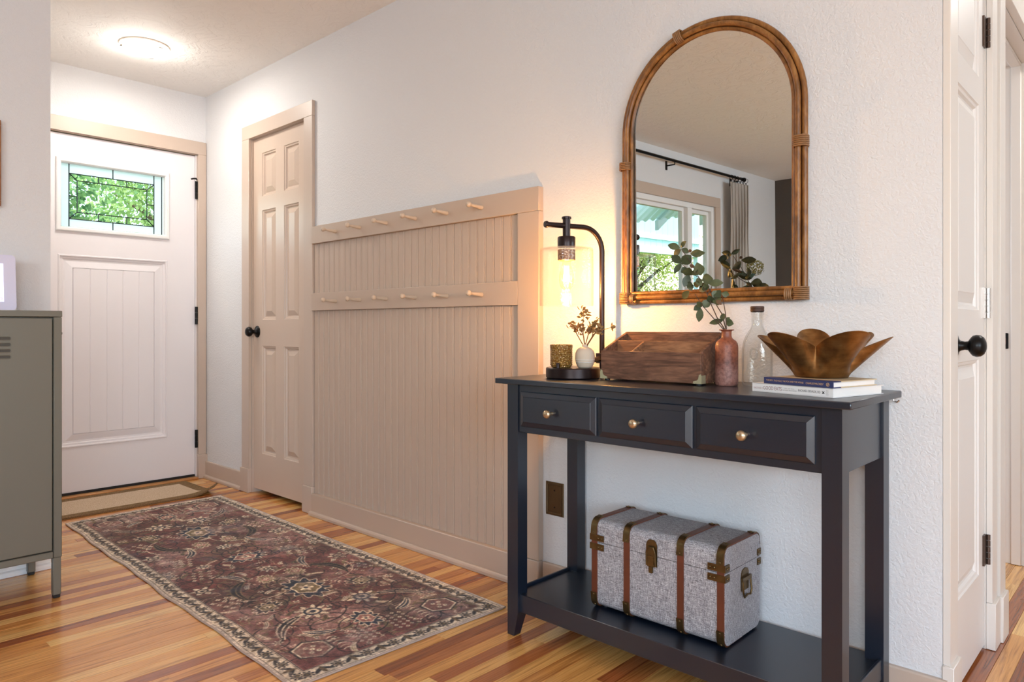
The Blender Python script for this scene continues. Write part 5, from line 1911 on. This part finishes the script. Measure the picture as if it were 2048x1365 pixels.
def vnoise(cell, octs=3, ax=1.0, ay=1.0):
    out = np.zeros_like(S_)
    amp, tot = 1.0, 0.0
    for _ in range(octs):
        gx2, gy2 = int(RL / (cell * ax)) + 3, int(RW / (cell * ay)) + 3
        g = prg.random((gx2, gy2))
        a, b = S_ / (cell * ax), T_ / (cell * ay)
        i, j = a.astype(int), b.astype(int)
        fx, fy = a - i, b - j
        fx, fy = fx * fx * (3 - 2 * fx), fy * fy * (3 - 2 * fy)
        out += amp * ((g[i, j] * (1 - fx) + g[i + 1, j] * fx) * (1 - fy) + (g[i, j + 1] * (1 - fx) + g[i + 1, j + 1] * fx) * fy)
        tot += amp
        amp *= 0.55
        cell *= 0.5
    return out / tot


def smooth(a, b, x):
    t = np.clip((x - a) / (b - a), 0, 1)
    return t * t * (3 - 2 * t)


def rgb(c):
    return np.array(c, float)


IMG = np.zeros((nS, nT, 3))
nA, nB, nC, nD = vnoise(0.35, 4), vnoise(0.22, 4), vnoise(0.03, 2), vnoise(0.28, 4)
IMG[:] = rgb((106, 56, 48))


def blend(mask, col):
    global IMG
    IMG = IMG * (1 - mask[..., None]) + rgb(col) * mask[..., None]


blend(smooth(0.48, 0.66, nA) * 0.8, (92, 62, 50))
blend(smooth(0.50, 0.68, nB) * 0.75, (146, 100, 92))
blend(smooth(0.56, 0.70, nD) * 0.7, (74, 58, 48))
blend(smooth(0.60, 0.70, vnoise(0.2, 3)) * 0.55, (166, 134, 126))
wearn = vnoise(0.012, 2)
wearb = vnoise(0.18, 3)
CREAM, OLIVE, NAVY, DARK, ROSE = (226, 202, 172), (116, 96, 66), (36, 38, 50), (34, 26, 26), (150, 98, 88)


def window(cs, ct, R):
    i0, i1 = max(0, int((cs - R) / RL * nS)), min(nS, int((cs + R) / RL * nS) + 1)
    j0, j1 = max(0, int((ct - R) / RW * nT)), min(nT, int((ct + R) / RW * nT) + 1)
    return slice(i0, i1), slice(j0, j1)


def put(sl, mask, col, wear=0.55):
    if mask.size == 0:
        return
    er = smooth(0.25, 0.55, wearn[sl] + 0.35 * (wearb[sl] - 0.4))
    m = np.clip(mask, 0, 1) * (1 - wear + wear * er)
    IMG[sl] = IMG[sl] * (1 - m[..., None]) + rgb(col) * m[..., None]


def local(sl, cs, ct, rot):
    a, b = S_[sl] - cs, T_[sl] - ct
    c_, s_ = math.cos(rot), math.sin(rot)
    return a * c_ + b * s_, -a * s_ + b * c_


AA = 0.0022


def flower(cs, ct, R, n, petal=CREAM, core=NAVY, rot=0.0, outline=None):
    sl = window(cs, ct, R * 1.4)
    a, b = local(sl, cs, ct, rot)
    r, th_a = np.hypot(a, b), np.arctan2(b, a)
    rim = R * (0.72 + 0.28 * np.cos(n * th_a))
    if outline:
        put(sl, smooth(AA, -AA, r - rim - 0.004), outline)
    put(sl, smooth(AA, -AA, r - rim), petal)
    put(sl, smooth(AA, -AA, np.abs(r - R * 0.42) - R * 0.07), core)
    put(sl, smooth(AA, -AA, r - R * 0.17), core)


def palmette(cs, ct, R, rot=0.0, dark=NAVY, fill=OLIVE, light=CREAM):
    sl = window(cs, ct, R * 1.75)
    a, b = local(sl, cs, ct, rot)
    r, th_a = np.hypot(a / 1.25, b), np.arctan2(b, a / 1.25)
    rim = R * (0.90 + 0.15 * np.cos(12 * th_a) + 0.10 * np.cos(2 * th_a) + 0.05 * np.cos(5 * th_a + 1))
    put(sl, smooth(AA, -AA, r - rim - 0.006), light)
    put(sl, smooth(AA, -AA, r - rim), dark)
    put(sl, smooth(AA, -AA, r - R * (0.62 + 0.05 * np.cos(6 * th_a))), light, 0.4)
    put(sl, smooth(AA, -AA, r - R * (0.54 + 0.05 * np.cos(6 * th_a))), fill)
    put(sl, smooth(AA, -AA, r - R * (0.26 + 0.08 * np.cos(5 * th_a))), light)
    put(sl, smooth(AA, -AA, r - R * 0.10), dark)


def sickle(cs, ct, L, W_, rot, curve, dark=DARK, light=CREAM, teeth=12, flip=1):
    sl = window(cs, ct, L * 1.35)
    a, b = local(sl, cs, ct, rot)
    t = a / L
    mid = curve * L * (1 - t * t)
    half = W_ * np.sqrt(np.clip(1 - t * t, 0, 1)) * (0.75 - 0.25 * t)
    saw = 0.30 * W_ * (1 - np.abs(((t * teeth) % 1.0) * 2 - 1))
    d = b * flip - mid
    up_, dn = d - half - saw, -d - half
    e = np.maximum(up_, dn)
    ins = np.abs(t) < 1
    put(sl, smooth(AA, -AA, e - 0.0045) * ins, light)
    put(sl, smooth(AA, -AA, e) * ins, dark)
    put(sl, smooth(AA, -AA, np.abs(d) - 0.0022) * (np.abs(t) < 0.85), light)


def dots(cs, ct, n1, n2, pitch, r, col=CREAM, rot=0.0):
    for i in range(n1):
        for j in range(n2):
            a, b = (i - (n1 - 1) / 2) * pitch, (j - (n2 - 1) / 2) * pitch
            c_, s_ = math.cos(rot), math.sin(rot)
            x_, y_ = cs + a * c_ - b * s_ + (j % 2) * pitch * 0.4, ct + a * s_ + b * c_
            sl = window(x_, y_, r * 2)
            q, p = S_[sl] - x_, T_[sl] - y_
            rr_ = np.hypot(q, p) - r * (0.8 + 0.2 * np.cos(4 * np.arctan2(p, q)))
            put(sl, smooth(AA, -AA, rr_), col)
            put(sl, smooth(AA, -AA, np.hypot(q, p) - r * 0.30), DARK)


def comb(cs, ct, n, pitch, ln, rot, col=CREAM):
    for i in range(n):
        a = (i - (n - 1) / 2) * pitch
        c_, s_ = math.cos(rot), math.sin(rot)
        x_, y_ = cs + a * c_, ct + a * s_
        sl = window(x_, y_, ln)
        p, q = local(sl, x_, y_, rot)
        q2 = np.abs(p - 0.35 * q * q / ln * 2) - 0.0034 * (1 - np.abs(q) / ln)
        put(sl, smooth(AA, -AA, q2) * (np.abs(q) < ln * 0.8), col)


def vine(cs, ct, R, a0, a1, col=DARK, wd=0.0022):
    sl = window(cs, ct, R + 0.01)
    a, b = S_[sl] - cs, T_[sl] - ct
    th_a = np.mod(np.arctan2(b, a) - a0, 2 * math.pi)
    put(sl, smooth(AA, -AA * 0.6, np.abs(np.hypot(a, b) - R) - wd) * (th_a < (a1 - a0)), col, 0.7)


def hexa_medal(cs, ct, R, rot=0.0):
    sl = window(cs, ct, R * 1.5)
    a, b = local(sl, cs, ct, rot)
    a, b = np.abs(a), np.abs(b)
    d = np.maximum(b, a * 0.866 + b * 0.5) - R
    put(sl, smooth(AA, -AA, d - 0.006), DARK)
    put(sl, smooth(AA, -AA, d), CREAM)
    put(sl, smooth(AA, -AA, d + 0.006), (128, 84, 74))
    for da, db in ((0.018, 0.012), (-0.018, 0.012), (0.018, -0.012), (-0.018, -0.012), (0.0, 0.0)):
        put(sl, smooth(AA, -AA, np.hypot(S_[sl] - cs - da, T_[sl] - ct - db) - 0.0075), CREAM)
        put(sl, smooth(AA, -AA, np.hypot(S_[sl] - cs - da, T_[sl] - ct - db) - 0.0028), OLIVE)


# fine scrolling line work of the old pattern
for cell, col, k in ((0.040, CREAM, 0.55), (0.052, DARK, 0.75), (0.034, OLIVE, 0.7), (0.060, ROSE, 0.6)):
    ln = vnoise(cell, 2)
    gate = smooth(0.46, 0.60, vnoise(0.11, 2))
    blend(smooth(0.030, 0.010, np.abs(ln - 0.5)) * gate * k, col)
# fine background stippling of small sprigs and vines
for _ in range(680):
    cs, ct = prg.uniform(0.08, RL - 0.08), prg.uniform(0.07, RW - 0.07)
    k = prg.integers(0, 4)
    if k == 0:
        vine(cs, ct, prg.uniform(0.03, 0.08), prg.uniform(0, 6), 6.0 + prg.uniform(1.5, 4), DARK if prg.random() < 0.6 else OLIVE, 0.0018)
    elif k == 1:
        flower(cs, ct, prg.uniform(0.009, 0.015), int(prg.integers(4, 7)), [CREAM, OLIVE, ROSE][prg.integers(0, 3)], DARK, prg.uniform(0, 3))
    elif k == 2:
        sickle(cs, ct, prg.uniform(0.018, 0.034), 0.005, prg.uniform(0, 6.28), 0.2, [OLIVE, DARK, NAVY][prg.integers(0, 3)], [OLIVE, CREAM][prg.integers(0, 2)], 5)
    else:
        comb(cs, ct, int(prg.integers(3, 6)), 0.010, 0.010, prg.uniform(0, 6.28), [CREAM, DARK, OLIVE][prg.integers(0, 3)])
HS, HT = RL / 2, RW / 2
for sx in (1, -1):
    for sy in (1, -1):
        X = lambda s: HS + sx * s
        Y = lambda t: HT + sy * t
        RT = lambda a: math.atan2(sy * math.sin(a), sx * math.cos(a))
        hexa_medal(X(0.955), Y(0.235), 0.052, 0)
        comb(X(0.955), Y(0.155), 7, 0.020, 0.022, RT(0), CREAM)
        dots(X(0.965), Y(0.070), 6, 4, 0.022, 0.0072)
        sickle(X(0.775), Y(0.205), 0.085, 0.017, RT(0.75), 0.30, DARK, CREAM, 9, sx * sy)
        flower(X(0.705), Y(0.095), 0.062, 9, CREAM, NAVY, 0.2, DARK)
        palmette(X(0.565), Y(0.185), 0.040, RT(1.0), DARK, OLIVE)
        sickle(X(0.855), Y(0.155), 0.050, 0.013, RT(2.2), 0.25, NAVY, CREAM, 7, -sx * sy)
        flower(X(0.60), Y(0.285), 0.022, 6, CREAM, DARK, 0.1)
        flower(X(0.845), Y(0.285), 0.018, 6, CREAM, DARK, 0.1)
        dots(X(0.43), Y(0.255), 4, 3, 0.030, 0.0095, CREAM, 0.4)
        sickle(X(0.36), Y(0.165), 0.095, 0.018, RT(0.35), 0.35, DARK, OLIVE, 10, sx * sy)
        flower(X(0.255), Y(0.275), 0.044, 6, CREAM, DARK, 0.3, DARK)
        sickle(X(0.215), Y(0.150), 0.060, 0.014, RT(-0.4), 0.25, NAVY, CREAM, 8, -sx * sy)
        dots(X(0.10), Y(0.215), 4, 3, 0.028, 0.009, CREAM, -0.3)
        palmette(X(0.30), Y(0.060), 0.030, RT(0.2), OLIVE, ROSE)
        comb(X(0.49), Y(0.105), 5, 0.015, 0.016, RT(0.5), CREAM)
        vine(X(0.36), Y(0.13), 0.125, 0.2 if sx > 0 else 2.2, 3.2 if sx > 0 else 5.0, CREAM, 0.0016)
        vine(X(0.70), Y(0.10), 0.115, 1.0, 4.4, DARK, 0.0022)
        flower(X(0.02), Y(0.305), 0.030, 7, CREAM, NAVY, 0.0, DARK)
    palmette(HS + sx * 0.49, HT, 0.078, 0.0 if sx > 0 else math.pi, NAVY, OLIVE)
    palmette(HS + sx * 0.875, HT, 0.046, 0.0, NAVY, ROSE)
    flower(HS + sx * 0.20, HT, 0.036, 8, CREAM, DARK, 0.2, NAVY)
palmette(HS, HT, 0.060, math.pi / 2, NAVY, ROSE)
flower(HS, HT + 0.17, 0.030, 7)
flower(HS, HT - 0.17, 0.030, 7)
# wear: faded veils
blend(smooth(0.58, 0.78, vnoise(0.16, 4)) * 0.45, (168, 142, 136))
blend(smooth(0.60, 0.80, vnoise(0.10, 4)) * 0.40, (72, 74, 88))
# border
dS, dT = np.minimum(S_, RL - S_), np.minimum(T_, RW - T_)
dE = np.minimum(dS, dT)
BW0, BW1 = 0.010, 0.066
bmask = smooth(BW1 + 0.0015, BW1 - 0.0015, dE)
bb_n = vnoise(0.05, 3)
base_b = rgb((214, 194, 170)) * (0.86 + 0.28 * bb_n[..., None])
IMG = IMG * (1 - bmask[..., None]) + base_b * bmask[..., None]
per = np.where(dS < dT, T_, S_)
PITCH = 0.094
q = np.mod(per, PITCH) - PITCH / 2
cc_ = dE - 0.0375
rB, tB = np.hypot(q, cc_), np.arctan2(cc_, q)
full = (slice(0, nS), slice(0, nT))
inb = (dE > BW0 + 0.002) & (dE < BW1 - 0.003)
rim = 0.0225 * (0.80 + 0.20 * np.cos(8 * tB))
put(full, smooth(AA, -AA, rB - rim) * inb, (40, 36, 40), 0.35)
put(full, smooth(AA, -AA, np.abs(rB - 0.0115) - 0.0018) * inb, (170, 146, 118), 0.4)
put(full, smooth(AA, -AA, rB - 0.005) * inb, OLIVE, 0.3)
for off, tilt_ in ((0.36, 0.7), (-0.36, -0.7), (0.5, 1.57)):
    q2 = np.mod(per - off * PITCH, PITCH) - PITCH / 2
    a2, b2 = q2 * math.cos(tilt_) + cc_ * math.sin(tilt_), -q2 * math.sin(tilt_) + cc_ * math.cos(tilt_)
    e2 = np.hypot(a2 / 0.021, (b2 - 5 * a2 * a2 * np.sign(tilt_)) / 0.0068) - 1
    put(full, smooth(0.2, -0.2, e2) * inb, (46, 40, 40) if off != 0.5 else (104, 82, 58), 0.35)
put(full, smooth(AA, -AA, np.abs(dE - 0.0635) - 0.0017), (54, 42, 40), 0.3)
put(full, smooth(AA, -AA, np.abs(dE - 0.0585) - 0.0010) , (120, 96, 78), 0.5)
put(full, smooth(AA, -AA, np.abs(dE - BW0 - 0.0015) - 0.0010), (96, 78, 66), 0.5)
IMG[dE < 0.0105] = rgb((202, 184, 168))
IMG *= (0.86 + 0.28 * nC)[..., None] * (0.84 + 0.32 * prg.random((nS, nT, 1))) * (0.80 + 0.40 * vnoise(0.010, 2))[..., None]
IMG = np.clip(IMG, 0, 255)
lin_img = np.where(IMG / 255 <= 0.04045, IMG / 255 / 12.92, ((IMG / 255 + 0.055) / 1.055) ** 2.4)

rug = empty('runner_rug', (-2.80, 1.38, 0))
tag(rug, 'long worn maroon runner rug with a floral pattern and beige border', 'rug')
c00, c10, c11, c01 = (np.array(p) for p in ((-1.655, 1.732), (-3.915, 1.785), (-3.893, 1.020), (-1.690, 0.968)))
gi = np.linspace(0, 1, nS)[:, None, None]
gj = np.linspace(0, 1, nT)[None, :, None]
# s runs from the near end to the far end, t from the wall side to the locker side
Pxy = (c00 * (1 - gi) + c10 * gi) * (1 - gj) + (c01 * (1 - gi) + c11 * gi) * gj
wav = 0.0035 * np.sin(gi[..., 0] * 19) * gj[..., 0] ** 3 + 0.0025 * np.sin(gi[..., 0] * 47 + 1) * gj[..., 0] ** 4
zz = 0.0056 + 0.0012 * np.sin(gi[..., 0] * 23) * np.sin(gj[..., 0] * 5 + 1) + 0.0
V = np.zeros((nS, nT, 3))
V[..., 0] = Pxy[..., 0] + 2.80
V[..., 1] = Pxy[..., 1] - wav - 1.38
V[..., 2] = zz
idx = np.arange(nS * nT).reshape(nS, nT)
F4 = np.stack([idx[:-1, :-1], idx[1:, :-1], idx[1:, 1:], idx[:-1, 1:]], -1).reshape(-1, 4)
me = bpy.data.meshes.new('pile')
me.vertices.add(nS * nT)
me.vertices.foreach_set('co', V.reshape(-1).astype(np.float32))
me.loops.add(F4.size)
me.loops.foreach_set('vertex_index', F4.reshape(-1).astype(np.int32))
me.polygons.add(len(F4))
me.polygons.foreach_set('loop_start', (np.arange(len(F4)) * 4).astype(np.int32))
me.update(calc_edges=True)
at_ = me.color_attributes.new('print', 'FLOAT_COLOR', 'POINT')
cols = np.ones((nS * nT, 4), np.float32)
cols[:, :3] = lin_img.reshape(-1, 3)
at_.data.foreach_set('color', cols.reshape(-1))
t = NT('printed_rug_pile')
an = t.n('ShaderNodeAttribute', attribute_name='print')
t.base(an.outputs['Color'], 0.95, 0, 0.08)
t.b.inputs['Sheen Weight'].default_value = 0.15
t.bump(t.noise(t.coords('Position', (1, 1, 1)), 420, 2), 0.45, 0.0015)
me.shade_smooth()
link('pile', me, t.m, rug)
M['tape'] = paint('rug_edge_tape', (176, 156, 144), 0.9, bs=500, bstr=0.5)
edge = [V[i, 0] for i in range(0, nS, 8)] + [V[nS - 1, j] for j in range(0, nT, 8)] + [V[i, nT - 1] for i in range(nS - 1, 0, -8)] + [V[0, j] for j in range(nT - 1, 0, -8)]
MB().tube([(p[0], p[1], 0.0034) for p in edge], 0.0030, 6, closed=True).build('edge_binding', M['tape'], rug)

# ------------------------------------------------------------------ things that only the mirror shows
VX, VY = -2.885, -2.20
ps = empty('plant_stand', (VX, VY, 0))
tag(ps, 'tall dark plant stand below the reflected flower vase', 'plant stand')
PZ = 1.145
MB().lathe([(0, PZ - 0.025), (0.165, PZ - 0.025), (0.17, PZ - 0.02), (0.17, PZ - 0.004), (0.166, PZ), (0, PZ)], None, 40).build('top', M['organizer'], ps)
for k in range(3):
    a = 2 * math.pi * k / 3 + 0.4
    MB().tube([(0.10 * math.cos(a), 0.10 * math.sin(a), PZ - 0.026), (0.15 * math.cos(a), 0.15 * math.sin(a), 0.001)], [0.016, 0.011], 10).build('leg', M['organizer'], ps)
fv = empty('flower_vase', (VX, VY + 0.02, PZ))
tag(fv, 'small white vase reflected at the lower right of the mirror', 'vase')
MB().lathe([(0, 0.0005), (0.026, 0.0005), (0.036, 0.02), (0.041, 0.05), (0.036, 0.085), (0.022, 0.112), (0.018, 0.128), (0.022, 0.138), (0.019, 0.138), (0.015, 0.125), (0, 0.11)], None, 32).build('body', M['white'], fv)
fp = empty('dried_hydrangea', (VX, VY + 0.02, PZ + 0.115))
tag(fp, 'greenish dried hydrangea bloom with dark leaves reflected in the mirror', 'flower')
hy_ = MB()
hr = random.Random(4)
HC = Vector((0.05, -0.02, 0.135))
for k in range(260):
    d_ = Vector((hr.gauss(0, 1), hr.gauss(0, 1), hr.gauss(0, 1))).normalized()
    p = HC + Vector((d_.x * 0.085, d_.y * 0.085, d_.z * 0.075)) * hr.uniform(0.75, 1.0)
    u_ = d_.orthogonal().normalized(); w_ = d_.cross(u_)
    s_ = hr.uniform(0.009, 0.015)
    for q in range(2):
        a = hr.uniform(0, 3.14)
        e1 = u_ * math.cos(a) + w_ * math.sin(a)
        e2 = d_.cross(e1)
        hy_.face([p - e1 * s_, p + e2 * s_ * 0.4 + d_ * 0.003, p + e1 * s_, p - e2 * s_ * 0.4 + d_ * 0.003])
ho = hy_.build('bloom', leaf_material('hydrangea_petals', (132, 124, 74), (190, 178, 118)), fp, smooth=False)
ho['kind'] = 'stuff'
MB().tube([(0, 0, 0.0), (0.01, -0.004, 0.05), (0.04, -0.018, 0.11)], 0.003, 6).build('stem', M['twig'], fp)
for b_, e_ in (((0, 0, 0.03), (-0.115, -0.02, 0.125)), ((0.005, 0, 0.04), (0.08, 0.045, 0.075)), ((0, 0, 0.04), (-0.04, 0.045, 0.09))):
    leaf_mesh(b_, e_, 0.05, (0.3, 1, 0.5)).build('leaf', M['gleaf'][1], fp)
